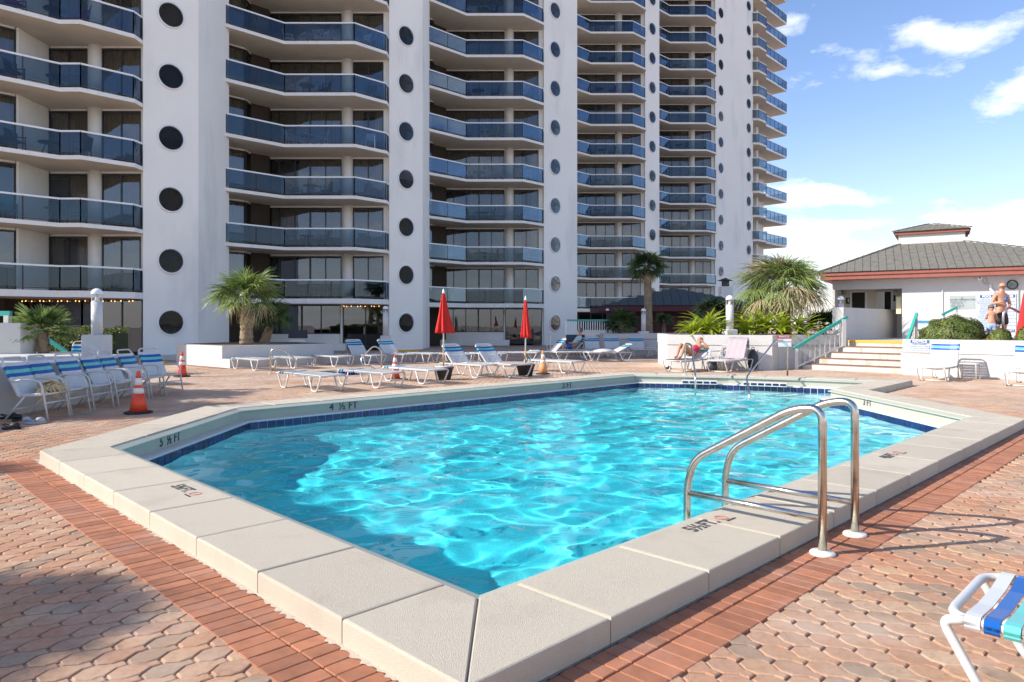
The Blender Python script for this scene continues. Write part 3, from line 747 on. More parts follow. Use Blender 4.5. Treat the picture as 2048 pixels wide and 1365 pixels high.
BAYS = []   # index, tower centre, kind
for i in (1, 2, 3, 4, 5): BAYS.append((i, TC[i], 'narrow' if i == 1 else 'full'))
FURN_SPOTS = []
for i, (tx, ty), kind in BAYS:
    nf = int(math.ceil((1.5+648*(ty-2.8)/F-Z0)/H))+1
    T = lambda pts: [(tx+a, ty+b_) for a, b_ in pts]
    if kind == 'full':
        rail = T([(-8.31, -5.03), (-6.08, -2.8), (-2.33, -2.8), (-.93, -1.4), (-.88, -.80)])
        wall = T([(-10.4, -4.48), (-8.32, -2.4), (-8.32, -.6), (-.80, -.6)])
        wins = [(T([(-10.4, -4.48), (-8.36, -2.44)]), 2), (T([(-8.32, -2.36), (-8.32, -.66)]), 2), (T([(-7.96, -.6), (-3.58, -.6)]), 5), (T([(-2.88, -.6), (-1.21, -.6)]), 2)]
        solid = [T([(-8.36, -.6), (-7.96, -.6)]), T([(-3.58, -.6), (-2.88, -.6)]), T([(-1.21, -.6), (-.80, -.6)])]
        colx = -3.21
        leftback = T([(-11.2, -3.4)])
    else:
        rail = T([(-6.75, -6.38), (-3.17, -2.8), (-2.33, -2.8), (-.93, -1.4), (-.88, -.80)])
        wall = T([(-8.2, -5.64), (-5.06, -2.5), (-5.06, -.6), (-.80, -.6)])
        wins = [(T([(-8.2, -5.64), (-5.15, -2.59)]), 3), (T([(-5.02, -.6), (-3.35, -.6)]), 2), (T([(-2.7, -.6), (-1.05, -.6)]), 2)]
        solid = [T([(-5.12, -2.56), (-5.06, -2.5)]), T([(-5.06, -2.5), (-5.06, -.6)]), T([(-3.35, -.6), (-2.7, -.6)]), T([(-1.05, -.6), (-.80, -.6)])]
        colx = -3.02
        leftback = T([(-9.6, -4.4)])
    # slab outline (CCW): rail line out front, walls behind
    lip = [Vector(p) for p in rail]
    slab_poly = [tuple(p) for p in lip]+T([(-.80, 1.2), (-9.6 if kind == 'full' else -6.6, 1.2)])+leftback+[wall[0]]
    # outward lip beyond the rail
    slab_poly[0] = (slab_poly[0][0]-.02, slab_poly[0][1]-.16)
    slab_poly[1] = (slab_poly[1][0]+.05, slab_poly[1][1]-.12); slab_poly[2] = (slab_poly[2][0]+.05, slab_poly[2][1]-.12)
    slab_poly[3] = (slab_poly[3][0]+.10, slab_poly[3][1]-.06); slab_poly[4] = (slab_poly[4][0]+.05, slab_poly[4][1]+.02)
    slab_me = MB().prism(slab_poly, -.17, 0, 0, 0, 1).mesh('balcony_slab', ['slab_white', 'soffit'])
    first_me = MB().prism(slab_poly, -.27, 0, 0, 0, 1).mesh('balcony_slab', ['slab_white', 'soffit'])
    mb = MB(); gl = []
    for q in range(4):
        rail_seg(mb, rail[q], rail[q+1], 0)
        gl += glass_seg(rail[q], rail[q+1], 0)
    rail_me = mb.mesh('railing', ['rail_white', 'frame_dark'])
    glass_me = [x.mesh('glass_panel', 'rail_glass') for x in gl]
    one = MB()
    for x in gl: one.add(x.v, x.f)
    glass_all = one.mesh('glass_panels', 'rail_glass')
    HW = H-.17
    wall_mb = MB()
    for s_ in solid:
        a, b_ = Vector(s_[0]), Vector(s_[1]); d = (b_-a).normalized(); nb = Vector((-d.y, d.x))*.25
        wall_mb.prism([tuple(a), tuple(b_), tuple(b_+nb), tuple(a+nb)], 0, HW)
    # lintel over every opening
    for (w0, w1), npn in wins:
        a, b_ = Vector(w0), Vector(w1); d = (b_-a).normalized(); nb = Vector((-d.y, d.x))*.12
        wall_mb.prism([tuple(a+d*.01), tuple(b_-d*.01), tuple(b_-d*.01+nb), tuple(a+d*.01+nb)], HW-.10, HW-.002)
    wall_me = wall_mb.mesh('balcony_wall', 'slab_white')
    col_me = MB().lathe([(.29, 0), (.29, HW)], (tx+colx, ty-.62, 0), 20).mesh('column', 'slab_white')
    win_me = []
    for (w0, w1), npn in wins:
        fr, pn = window_mbs(w0, w1, .02, HW-.10, npn)
        win_me.append((fr.mesh('sliding_window', 'frame_dark'), [x.mesh('pane', 'window_glass') for x in pn], (w0, w1)))
    # dark room behind
    room = MB()
    bk = T([(-9.9, -3.2), (-7.6, -.9), (-7.6, 1.1), (-.80, 1.1)]) if kind == 'full' else T([(-8.9, -3.7), (-6.3, -1.6), (-6.3, 1.1), (-.80, 1.1)])
    for q in range(3): room.add([(*bk[q], 0), (*bk[q+1], 0), (*bk[q+1], ROOF), (*bk[q], ROOF)], [(0, 1, 2, 3)])
    room.build('room_wall', 'interior', APT)
    for k in range(nf):
        z = Z0+H*k
        sl = link('balcony', first_me if k == 0 else slab_me, APT, (0, 0, z))
        link('railing', rail_me, sl)
        if i <= 4:
            for gm in glass_me: link('glass_panel', gm, sl)
        else: link('glass_panel', glass_all, sl)
        link('wall', wall_me, APT, (0, 0, z)); link('column', col_me, APT, (0, 0, z))
        for wi, (fm, pms, (w0, w1)) in enumerate(win_me):
            w_ = link('window', fm, APT, (0, 0, z))
            for pm in pms: link('pane', pm, w_)
            rd = random.Random(i*100+k*10+wi)
            mode = rd.random(); spans = []
            if mode < .55: spans = [(0.01, .99)]
            elif mode < .75: spans = [(.01, .3), (.72, .99)]
            elif mode < .9: spans = [(.45, .99)]
            for f0, f1 in spans:
                curtain_mb(w0, w1, .05, HW-.14, f0, f1).build('curtain', 'curtain', w_)
        if k < nf-1: FURN_SPOTS.append((i, k, tx, ty, z, kind))
    # solid building above the modelled floors and as a back
    top = Z0+H*(nf-1)+.05
    up = [tuple(p) for p in wall]+T([(-.8, 4), (-11, 4)])
    MB().prism(up, top+.02, ROOF).build('upper_wall', 'tower_white', APT)
    back = T([(-11.6, -2.2), (-9.2, 1.25), (-.82, 1.25), (-.82, 7), (-13, 7)]) if kind == 'full' else T([(-9.9, -4.0), (-6.6, 1.25), (-.82, 1.25), (-.82, 7), (-13, 7)])
    MB().prism(back, 0, ROOF).build('rear_wall', 'tower_white', APT)
# wall between the set-back wings
MB().prism([(3.03+1.7, 49.6+1.75), (3.03+1.72, 49.6+6), (1.5, 58), (-1, 58), (0, 52)], 0, ROOF).build('rear_wall', 'tower_white', APT)
# end bay seen edge-on beyond the last tower
E6 = [(27.38, 80.02), (28.05, 80.02), (29.4, 81.37), (29.7, 82.35), (33.85, 86.8), (31.2, 89.4), (26.0, 86.0)]
slab_me = MB().prism(E6, -.2, 0, 0, 0, 1).mesh('balcony_slab', ['slab_white', 'soffit'])
mb = MB(); gb = MB()
for a, b_ in zip(E6[:5], E6[1:6]):
    rail_seg(mb, a, b_, 0)
    for x in glass_seg(a, b_, 0): gb.add(x.v, x.f)
rail_me = mb.mesh('railing', ['rail_white', 'frame_dark']); gme = gb.mesh('glass_panels', 'rail_glass')
fr, pn = window_mbs((27.0, 82.3), (29.2, 84.5), .02, 2.45, 2); fm = fr.mesh('sliding_window', 'frame_dark'); pm = [x.mesh('pane', 'window_glass') for x in pn]
colm = MB().box((28.7, 83.0, 1.29), (.5, .5, 2.58), R(45)).mesh('column', 'slab_white')
for k in range(16):
    z = Z0+H*k
    s_ = link('balcony', slab_me, APT, (0, 0, z)); link('railing', rail_me, s_); link('glass_panel', gme, s_)
    w_ = link('window', fm, APT, (0, 0, z))
    for x in pm: link('pane', x, w_)
    link('column', colm, APT, (0, 0, z))
    MB().box((31.1, 86.6, 0), (.3, .5, .35), R(45), 0).build('wall_bracket', 'slab_white', APT, (0, 0, z+1.4+.2*(k % 2)))
MB().prism([(27.3, 82.9), (29.2, 84.8), (30.9, 86.5), (28, 90), (22, 86)], 0, ROOF).build('rear_wall', 'tower_white', APT)

# ground floor: lobby glazing, sills, doors
def lobby(pts_w, z0, z1, npan, frame='frame_bronze', back=1.5, cur=False):
    (w0, w1) = pts_w
    fr, pn = window_mbs(w0, w1, z0, z1, npan)
    f = fr.build('lobby_window', frame, APT)
    for x in pn: x.build('pane', 'window_glass', f)
    a, b_ = Vector(w0), Vector(w1); d = (b_-a).normalized(); nb = Vector((-d.y, d.x))*back
    MB().add([(*(a+nb), 0), (*(b_+nb), 0), (*(b_+nb), 2.75), (*(a+nb), 2.75)], [(0, 1, 2, 3)]).build('room_wall', 'interior', f)
    if cur: curtain_mb(w0, w1, z0, z1, .02, .98, .3).build('curtain', 'curtain', f)
ZC = Z0-.27
for i, (tx, ty), kind in BAYS:
    L0 = -10.3 if kind == 'full' else -9.0
    if kind == 'full':
        lobby(((tx+L0, ty-.6), (tx-8.0, ty-.6)), .92, ZC, 1)
        lobby(((tx-8.0, ty-.6), (tx-3.62, ty-.6)), .92, ZC, 4 if i != 3 else 5, cur=(i == 3))
        MB().box((tx+(L0-3.62)/2, ty-.72, .46), (-3.62-L0, .34, .92)).build('sill_wall', 'stucco', APT)
        MB().box((tx+(L0-3.2)/2, ty-1.05, .2), (-3.2-L0, .42, .4)).build('sill_step', 'stucco', APT)
        lobby(((tx-3.5, ty-.45), (tx-.95, ty-.45)), .12, ZC, 2, 'frame_dark')
        MB().box((tx-2.2, ty-.1, ZC-.22), (2.6, .1, .4)).build('door_header', 'frame_dark', APT)
        MB().bar((tx-2.3, ty-.50, .9), (tx-2.3, ty-.50, 1.3), .03).build('door_handle', 'steel_far', APT)
        MB().box((tx-3.56, ty-.5, ZC/2), (.10, .3, ZC)).build('door_post', 'stucco', APT); MB().box((tx-.88, ty-.5, ZC/2), (.12, .3, ZC)).build('door_post', 'stucco', APT)
    else:
        lobby(((tx-9.2, ty-.62), (tx-3.6, ty-.62)), .05, ZC, 5)
        lobby(((tx-3.6, ty-.62), (tx-.95, ty-.62)), .05, ZC, 3, 'frame_dark')
        MB().box((tx-3.0, ty-.9, .06), (9, 3.0, .12)).build('walkway', 'concrete', APT)
# warm string lights under the first balconies
for (tx, ty), x0, x1 in ((TC[1], -8.5, -1.2), (TC[2], -3.4, -1.1)):
    k = 0
    x = x0
    while x < x1:
        link('fairy_light', MB().lathe([(0.0001, -.03), (.028, 0), (.0001, .03)], seg=6).mesh('bulb', 'bulb') if k == 0 else lb, APT, (tx+x, ty-.72, ZC-.08-.015*(k % 2)))
        if k == 0: lb = [o_ for o_ in APT.children if o_.name.startswith('fairy_light')][-1].data
        x += .16+.1*(k % 3); k += 1

# ------------------------------------------------------------------ furniture on the balconies
def seat_mesh(m_):
    mb = MB()
    mb.bbox((0, 0, .42), (.5, .48, .05), .02); mb.add([(-.25, .22, .42), (.25, .22, .42), (.24, .32, .95), (-.24, .32, .95), (-.25, .25, .42), (.25, .25, .42), (.24, .35, .95), (-.24, .35, .95)], [(0, 1, 2, 3), (7, 6, 5, 4), (3, 2, 6, 7), (0, 3, 7, 4), (1, 5, 6, 2)])
    for sx in (-1, 1):
        mb.bar((sx*.25, -.22, 0), (sx*.25, -.2, .66), .035); mb.bar((sx*.25, .24, 0), (sx*.25, .24, .66), .035); mb.bar((sx*.25, -.24, .66), (sx*.25, .28, .66), .05, .03)
    return mb.mesh('patio_chair', m_)
def table_mesh(m_):
    mb = MB().lathe([(.001, .72), (.42, .72), (.44, .70), (.42, .68), (.001, .68)], seg=16)
    for a in range(4): mb.bar((.34*math.cos(a*1.57+.78), .34*math.sin(a*1.57+.78), 0), (.12*math.cos(a*1.57+.78), .12*math.sin(a*1.57+.78), .69), .035)
    return mb.mesh('patio_table', m_)
CH = {c: seat_mesh('furn_'+c) for c in ('dark', 'white', 'teal', 'yellow', 'brown', 'purple')}
TB = {c: table_mesh('furn_'+c) for c in ('dark', 'white', 'teal', 'brown')}
ORD = ['lowest', 'second', 'third', 'fourth', 'fifth', 'sixth', 'seventh', 'eighth', 'ninth', 'tenth', 'eleventh', 'twelfth', 'thirteenth', 'fourteenth', 'fifteenth']
BAYN = {1: 'leftmost bay', 2: 'second bay from left', 3: 'third bay from left', 4: 'fourth bay from left', 5: 'last full bay'}
CN = {'dark': 'dark', 'white': 'white', 'teal': 'teal', 'yellow': 'yellow', 'brown': 'brown', 'purple': 'purple'}
SETS = {(1, 1): 'teal', (1, 2): 'dark', (1, 3): 'dark', (1, 4): 'purple', (2, 1): 'dark', (2, 2): 'brown', (2, 3): 'white', (2, 5): 'white', (2, 4): 'dark', (2, 0): 'brown',
        (3, 2): 'dark', (3, 1): 'dark', (3, 4): 'mix', (3, 3): 'white', (3, 5): 'dark', (3, 7): 'dark', (4, 2): 'dark', (4, 3): 'dark', (4, 4): 'teal', (4, 5): 'dark', (4, 7): 'purple', (4, 9): 'white', (4, 8): 'dark',
        (5, 3): 'dark', (5, 4): 'white', (5, 6): 'dark', (5, 8): 'dark', (5, 9): 'dark', (5, 11): 'teal', (4, 1): 'dark'}
for (i, k, tx, ty, z, kind) in FURN_SPOTS:
    c = SETS.get((i, k))
    if not c: continue
    rd = random.Random(i*31+k)
    spots = [(-5.9, -2.0, 'c'), (-5.1, -1.9, 't'), (-4.3, -2.1, 'c'), (-1.9, -1.6, 'c')] if kind == 'full' else [(-4.6, -3.4, 'c'), (-3.9, -2.2, 't'), (-2.9, -2.2, 'c')]
    words = ['at left of the table', 'table', 'at right of the table', 'by the column']
    for q, (dx, dy, ty_) in enumerate(spots):
        cc = c if c != 'mix' else ['teal', 'white', 'yellow', 'teal'][q]
        if cc in ('purple', 'yellow') and ty_ == 't': cc = 'dark'
        dx += rd.uniform(-.25, .25); dy += rd.uniform(-.12, .12)
        if ty_ == 't':
            o = link('patio_table', TB[cc], None, (tx+dx, ty+dy, z+.001)); tag(o, f'{CN[cc]} round table on {ORD[k]} balcony up, {BAYN[i]}', 'table', 'tables on the balconies')
        else:
            o = link('patio_chair', CH[cc], None, (tx+dx, ty+dy, z+.001), rd.uniform(-.6, .6) + (1.2 if q == 0 else -1.2 if q == 2 else 0))
            tag(o, f'{CN[cc]} patio chair {words[q]} on {ORD[k]} balcony up, {BAYN[i]}', 'chair', 'chairs on the balconies')

# ------------------------------------------------------------------ walls, planters, stairs
def wall_thing(name, label, cat, poly, z0, z1, m_='wall_white', cap=None, group=None):
    t = thing(name, label, cat, (poly[0][0], poly[0][1], 0), 0, group); o0 = Vector(poly[0])
    P_ = [tuple(Vector(p)-o0) for p in poly]
    MB().prism(P_, z0, z1).build('wall_face', m_, t)
    return t
# left slab wall behind the row of chairs, lamp and palm stand on it
t = wall_thing('planter_wall', 'long low white wall with a broad top behind the row of striped armchairs', 'wall', [(-8.35, 8.0), (-8.05, 15.2), (-10.8, 17.6), (-14.5, 17.2), (-14.5, 8.0)], 0, .80)
t = wall_thing('wall_block', 'white block standing at the left end of the low wall', 'wall', [(-14.2, 15.6), (-11.42, 16.35), (-11.42, 16.9), (-14.2, 16.9)], .80, 1.52)
t = thing('stair_railing', 'teal capped white rail end above the white block at far left', 'railing', (-12.1, 16.9, .8))
MB().bar((-.9, .1, .95), (.0, .1, .95), .10, .12, 0).build('handrail', 'teal_paint', t)
MB().bar((-.08, .1, .0), (-.08, .1, .9), .12).build('post', 'tube_white', t)
t = thing('stair_railing', 'slanting teal handrail running down behind the low fan palm', 'railing', (-12, 18.6, 0))
a, b_ = D(60, 655, 18.6)-t.location, D(132, 704, 18.6)-t.location
MB().bar(a, b_, .08, .10).build('handrail', 'teal_paint', t)
MB().bar(b_+Vector((-.05, 0, 0)), Vector((b_.x-.05, b_.y, .0)), .05).build('post', 'tube_white', t)
# centre-left planter with the fan palm
t = thing('palm_planter', 'white raised planter with a lower bench ledge round the shaggy fan palm', 'planter', (-9.5, 23.7, 0))
O = Vector((-9.5, 23.7))
q = lambda pts: [tuple(Vector(p)-O) for p in pts]
MB().prism(q([(-9.5, 23.7), (-4.7, 28.5), (-5.15, 28.95), (-9.95, 24.15)]), 0, .30).build('bench_ledge', 'wall_white', t)
MB().prism(q([(-12.6, 26.4), (-10.0, 24.19), (-9.5, 23.72), (-9.96, 24.17), (-6.9, 27.3), (-8.9, 29.3), (-11.5, 29.5)][0:2]+[(-9.95, 24.16), (-6.9, 27.25), (-8.9, 29.3), (-11.5, 29.5)]), 0, .74).build('upper_wall', 'wall_white', t)
MB().prism(q([(-12.3, 26.45), (-10.0, 24.5), (-7.2, 27.3), (-8.95, 29.0), (-11.4, 29.2)]), .742, .75).build('planting_bed', 'soil', t)
MB().prism(q([(-12.9, 26.35), (-9.55, 23.3), (-9.5, 23.7), (-12.6, 26.4)]), 0, .004).build('orange_border', 'stair_red', t)
t = thing('kerb', 'yellow painted kerb in front of the round window tower at left', 'kerb', (-14, 26.9, 0))
MB().bbox((0, 0, .05), (2.6, .16, .10), .015, R(-30)).build('kerb_face', 'yellow', t)
t = thing('kerb', 'yellow painted kerb at the foot of the second round window tower', 'kerb', (-5.6, 37.3, 0))
MB().bbox((0, 0, .06), (1.4, .16, .12), .015, 0).build('kerb_face', 'yellow', t)
# floor mounted box at the lobby sill
t = thing('planter_box', 'black rectangular box standing in front of the lobby sill wall', 'box', (-11.4, 37.5, 0))
MB().box((0, 0, .95), (.95, .35, .42), 0, 0, (.92, .8)).build('box_body', 'furn_dark', t); MB().box((0, .0, .37), (.8, .2, .74)).build('stand', 'stucco', t)
# low walls in the middle distance
t = wall_thing('garden_wall', 'shaded low white wall behind the far row of loungers', 'wall', [(4.35, 33.2), (5.6, 33.0), (9.6, 33.0), (9.6, 36.5), (4.35, 36.5)], 0, 1.03)
MB().box((2.9, -.21, .78), (5.2, .012, .018)).build('groove', 'frame_dark', t)
t = thing('planter_wall', 'sunlit low white planter wall in front of the bright green strap leaf plants', 'planter')
MB().prism([(5.31, 24.0), (8.42, 22.78), (8.9, 23.45), (11.25, 23.75), (11.25, 27.0), (5.6, 27.0)], 0, .78).build('lower_wall', 'wall_white', t)
MB().prism([(5.29, 23.98), (8.42, 22.76), (8.92, 23.43), (11.26, 23.74), (11.26, 27.01), (5.58, 27.01)], .795, 1.13).build('upper_wall', 'wall_white', t)
MB().prism([(5.33, 24.02), (8.40, 22.81), (8.88, 23.48), (11.2, 23.78), (11.2, 26.95), (5.65, 26.95)], .77, .80).build('groove', 'concrete', t)
MB().prism([(5.6, 24.2), (8.35, 23.1), (8.7, 23.75), (11.1, 24.05), (11.1, 26.8), (5.8, 26.8)], 1.13, 1.134).build('planting_bed', 'soil', t)
t = thing('retaining_wall', 'sunlit low white retaining wall behind the right hand loungers', 'wall')
w = Vector((S2, -S2)); nb = Vector((S2, S2))
a = Vector((11.5, 20.72)); b2 = a+w*9
for nm, z0, z1, d_ in (('lower_wall', 0, .64, 0), ('upper_wall', .66, 1.05, -.008), ('groove', .63, .67, .02)):
    MB().prism([tuple(a+nb*d_), tuple(b2+nb*d_), tuple(b2+nb*.3), tuple(a+nb*.3)], z0, z1).build(nm, 'wall_white' if nm != 'groove' else 'concrete', t)
# upper deck behind the stairs
DK = .95
t = tag(MB().prism([(11.25, 23.95), (13.38, 21.85), (12.8, 20.35), (12.45, 20.1), (18.2, 14.7), (32, 14), (32, 40), (12, 40), (11.2, 27)], 0, DK).build('upper_deck', 'concrete'), kind='structure')
# stairs
t = thing('stairs', 'wide flight of five worn white steps with red tile edges and a yellow top nosing', 'stairs')
bl, br = Vector((9.62, 23.32)), Vector((12.6, 20.3)); tl_, tr_ = Vector((11.25, 23.57)), Vector((13.3, 21.5))
for k in range(5):
    f = k/4; l0, r0 = bl.lerp(tl_, f), br.lerp(tr_, f); l1, r1 = Vector((12.2, 24.6)), Vector((14.3, 22.5))
    z1 = DK*(k+1)/5
    s_ = MB().prism([tuple(l0), tuple(r0), tuple(r1), tuple(l1)], DK*k/5 if k else 0, z1-.03).build('step', 'stair_white', t)
    e = (r0-l0).normalized(); nn = Vector((e.y, -e.x))*.012
    if k < 4:
        for q in range(22):
            p0, p1 = l0.lerp(r0, q/22)+nn, l0.lerp(r0, (q+.965)/22)+nn
            link('tile', MB().prism([tuple(p0), tuple(p1), tuple(p1-nn*20), tuple(p0-nn*20)], z1-.029, z1+random.uniform(-.002, .002)).mesh('tile', 'stair_red'), s_)
    else:
        MB().prism([tuple(l0+nn), tuple(r0+nn), tuple(r0-nn*14), tuple(l0-nn*14)], z1-.075, z1+.004).build('yellow_nosing', 'yellow', s_)
def baluster_rail(t, a, b_, k, zr0, zr1, hand=.10):
    """sloping handrail a->b with k balusters down to a bottom bar"""
    a, b_ = Vector(a), Vector(b_); d = (b_-a)
    MB().bar(a-d*.02, b_+d*.05, .075, hand, 0).build('handrail', 'teal_paint', t)
    la, lb = Vector((a.x, a.y, zr0)), Vector((b_.x, b_.y, zr1))
    MB().bar(la, lb, .04, .05).build('bottom_rail', 'tube_white', t)
    bm_ = {}
    for q in range(1, k+1):
        f = q/(k+1); p, p2 = la.lerp(lb, f), a.lerp(b_, f); MB().bar(p, p2, .022).build('baluster', 'tube_white', t)
t = thing('stair_railing', 'teal capped white baluster railing on the left of the steps', 'railing')
baluster_rail(t, (9.3, 23.15, .70), (11.05, 23.38, 1.68), 9, .06, .80)
MB().box((9.34, 23.15, .34), (.11, .11, .68)).build('post', 'tube_white', t); MB().box((11.0, 23.37, 1.2), (.13, .13, .9)).build('post', 'tube_white', t)
t = thing('stair_railing', 'teal handrail on the right of the steps beside the notice', 'railing')
baluster_rail(t, (11.72, 21.05, .66), (12.62, 21.98, 1.76), 7, .10, .98)
MB().box((11.74, 21.07, .33), (.13, .13, .66)).build('post', 'tube_white', t); MB().box((12.55, 21.9, 1.3), (.09, .09, .75)).build('post', 'tube_white', t)
t = thing('screen_wall', 'shaded white screen wall rising behind the top of the steps', 'wall')
w0 = Vector((11.30, 24.0)); w1 = w0+Vector((S2, S2))*8.4; nn = Vector((S2, -S2))
MB().prism([tuple(w0), tuple(w1), tuple(w1-nn*.37), tuple(w0-nn*.37)], DK-.3, 2.06).build('wall_face', 'wall_white', t)
t = thing('stair_railing', 'short teal handrail showing above the round clipped bush', 'railing')
a, b_ = D(1884, 630, 23.2), D(1914, 615, 23.2)
MB().bar(a, b_, .06, .07).build('handrail', 'teal_paint', t); MB().bar(b_, (b_.x, b_.y, DK), .03).build('post', 'tube_white', t); MB().bar(a+Vector((.08,0,0)), (a.x+.08, a.y, DK), .03).build('post', 'tube_white', t)

# ------------------------------------------------------------------ pool house
HU = thing('pool_house', 'white pool house with grey shingled hip roof, little cupola and red fascia', 'building')
O3 = Vector((11.87, 27.1)); du = Vector((.852, -.524)); dn = Vector((.524, .852))
def hp(u, n_, z=None):
    p = O3+du*u+dn*n_; return (p.x, p.y) if z is None else Vector((p.x, p.y, z))
def u_at(px, n_):                    # position along the front at bearing of the photo column
    r = (px-1024)/F; p = O3+dn*n_; return (r*p.y-p.x)/(du.x-r*du.y)
ZE = 3.2; UR = 9.5; ZT = 4.67
wn_ = .6
ua, ub = u_at(1650, wn_), u_at(1804, wn_)
MB().prism([hp(ub, wn_), hp(UR-.6, wn_), hp(UR-.6, 7), hp(ub, 7)], DK-.3, ZE).build('front_wall', 'hut_wall', HU)
MB().prism([hp(.35, wn_), hp(ua+.35, wn_), hp(ua+.35, 7), hp(.35, 7)], DK-.3, ZE).build('side_wall', 'hut_wall', HU)
MB().prism([hp(ua+.35, wn_), hp(ub, wn_), hp(ub, wn_+.25), hp(ua+.35, wn_+.25)], 2.82, ZE).build('lintel', 'hut_wall', HU)
MB().prism([hp(ua+.35, 2.6), hp(ub, 2.6), hp(ub, 2.8), hp(ua+.35, 2.8)], DK-.3, ZE).build('porch_wall', 'hut_warm', HU)
MB().prism([hp(ua+.35, wn_+.25), hp(ub, wn_+.25), hp(ub, 2.6), hp(ua+.35, 2.6)], 2.9, 2.95).build('porch_ceiling', 'hut_warm', HU)
MB().prism([hp(1.5, -1.4), hp(3.2, -1.6)][:0]+[hp(0, -1), hp(UR, -1), hp(UR, 7), hp(0, 7)], DK-.05, DK+.004).build('porch_floor', 'concrete', HU)
for px0, px1, lab in ((1704, 1730, 0), (1757, 1782, 1)):
    u0, u1 = u_at(px0, 2.6), u_at(px1, 2.6)
    d_ = MB().prism([hp(u0, 2.585), hp(u1, 2.585), hp(u1, 2.6), hp(u0, 2.6)], DK, 2.78).build('door', 'dark', HU)
    for uu in (u0-.04, u1+.04): MB().prism([hp(uu-.04, 2.56), hp(uu+.04, 2.56), hp(uu+.04, 2.6), hp(uu-.04, 2.6)], DK, 2.84).build('door_frame', 'white', d_)
    MB().prism([hp(u0-.08, 2.56), hp(u1+.08, 2.56), hp(u1+.08, 2.6), hp(u0-.08, 2.6)], 2.785, 2.85).build('door_frame', 'white', d_)
    if lab: MB().prism([hp(u0, 2.4), hp(u0+.2, 2.2), hp(u0+.24, 2.22), hp(u0+.04, 2.5)], DK, 2.78).build('door_leaf', 'white', d_)
def hut_panel(px0, py0, px1, py1, n_, m_, name, th=.03, parent=None):
    u0, u1 = u_at(px0, n_), u_at(px1, n_); yc = hp((u0+u1)/2, n_)[1]
    z0, z1 = 1.5+(648-py1)*yc/F, 1.5+(648-py0)*yc/F
    return MB().prism([hp(u0, n_-th), hp(u1, n_-th), hp(u1, n_), hp(u0, n_)], z0, z1).build(name, m_, parent or HU), (u0, u1, z0, z1)
for px, py in ((1697, 602), (1786, 597)):
    o, (u0, u1, z0, z1) = hut_panel(px-5, py-6, px+5, py+6, 2.6, 'dark', 'restroom_sign')
    c0 = hp((u0+u1)/2, 2.565, (z0+z1)/2)
    MB().lathe([(.02, .05), (.02, .09), (.0001, .09)], c0+Vector((0, 0, -.01)), 6).box(c0+Vector((0, 0, -.0)), (.05, .01, .12)).build('person_symbol', 'white', o)
hut_panel(1687, 579, 1693, 590, 2.6, 'sign_grey', 'wall_lamp', .12); hut_panel(1789, 575, 1795, 585, 2.6, 'sign_grey', 'wall_lamp', .12)
o, bx = hut_panel(1793, 594, 1803, 628, 1.5, 'yellow', 'extinguisher_cabinet', .25)
o.data.materials.clear(); o.data.materials.append(mat('cream', (.80, .72, .45), .6))
# fascia
mb = MB()
fa = [hp(0, 0), hp(UR, 0), hp(UR, 7.6), hp(0, 7.6)]
for th_, z0, z1, off in ((.04, ZE-.02, ZE+.13, 0.0), (.05, ZE+.13, ZE+.24, .05)):
    pts = [hp(-off, -off), hp(UR+off, -off), hp(UR+off, 7.6), hp(-off, 7.6)]
    mb.prism(pts, z0, z1)
mb.build('fascia', 'fascia', HU)
# roof planes
TLp, TRp = hp(2.49, 3.0, ZT), hp(4.75, 3.0, ZT); BLp, BRp = hp(2.49, 5.0, ZT), hp(4.75, 5.0, ZT)
e = .08; zc_ = ZE+.25
c00, c10, c11, c01 = hp(-e, -e, zc_), hp(UR+e, -e, zc_), hp(UR+e, 7.7, zc_), hp(-e, 7.7, zc_)
MB().add([c00, c10, c11, c01, TLp, TRp, BRp, BLp], [(0, 1, 5, 4), (1, 2, 6, 5), (2, 3, 7, 6), (3, 0, 4, 7)]).build('roof', 'shingle', HU)
roof = [o_ for o_ in HU.children if o_.name.startswith('roof')][0]
def shingle_plane(A, B, Cc, Dd, parent, w_, h_, m_, limit, counter, both=True):
    """lay overlapping shingles on the quad A(bottom left) B(bottom right) C(top right) D(top left)"""
    A, B, Cc, Dd = map(Vector, (A, B, Cc, Dd)); x = (B-A).normalized(); nrm = (B-A).cross(Dd-A).normalized(); y = nrm.cross(x)
    Htot = (Dd-A).dot(y); rows = int(Htot/h_)
    sm = MB().box((0, 0, 0), (w_*.94, h_*1.25, .022)).mesh('shingle', m_); rest = MB()
    lx = lambda r_: (Dd-A).dot(x)*r_; rx = lambda r_: (B-A).length+((Cc-B).dot(x))*r_
    for r_ in range(rows):
        f = (r_+.5)/rows; x0, x1 = lx(f), rx(f); k = int((x1-x0)/w_); off = (r_ % 2)*w_/2
        for q in range(k+1):
            xx = x0+off+q*w_
            if xx > x1-.05: continue
            p = A+x*xx+y*(f*Htot)+nrm*(.018+.006*random.random())
            m3 = Matrix((x, y, nrm)).transposed().to_4x4() @ Matrix.Rotation(R(-4.0), 4, 'X'); m3.translation = p
            if counter[0] < limit:
                o_ = link('shingle', sm, parent); o_.matrix_world = m3; counter[0] += 1
            else:
                rest.add([m3 @ Vector(v.co) for v in sm.vertices], [tuple(pp.vertices) for pp in sm.polygons])
    if rest.v: tag(rest.build('shingles', m_, parent), kind='stuff')
cnt_ = [0]
shingle_plane(c00, c10, TRp, TLp, roof, .27, .155, 'shingle', 290, cnt_)
shingle_plane(c01, c00, TLp, BLp, roof, .27, .155, 'shingle', 290, cnt_)
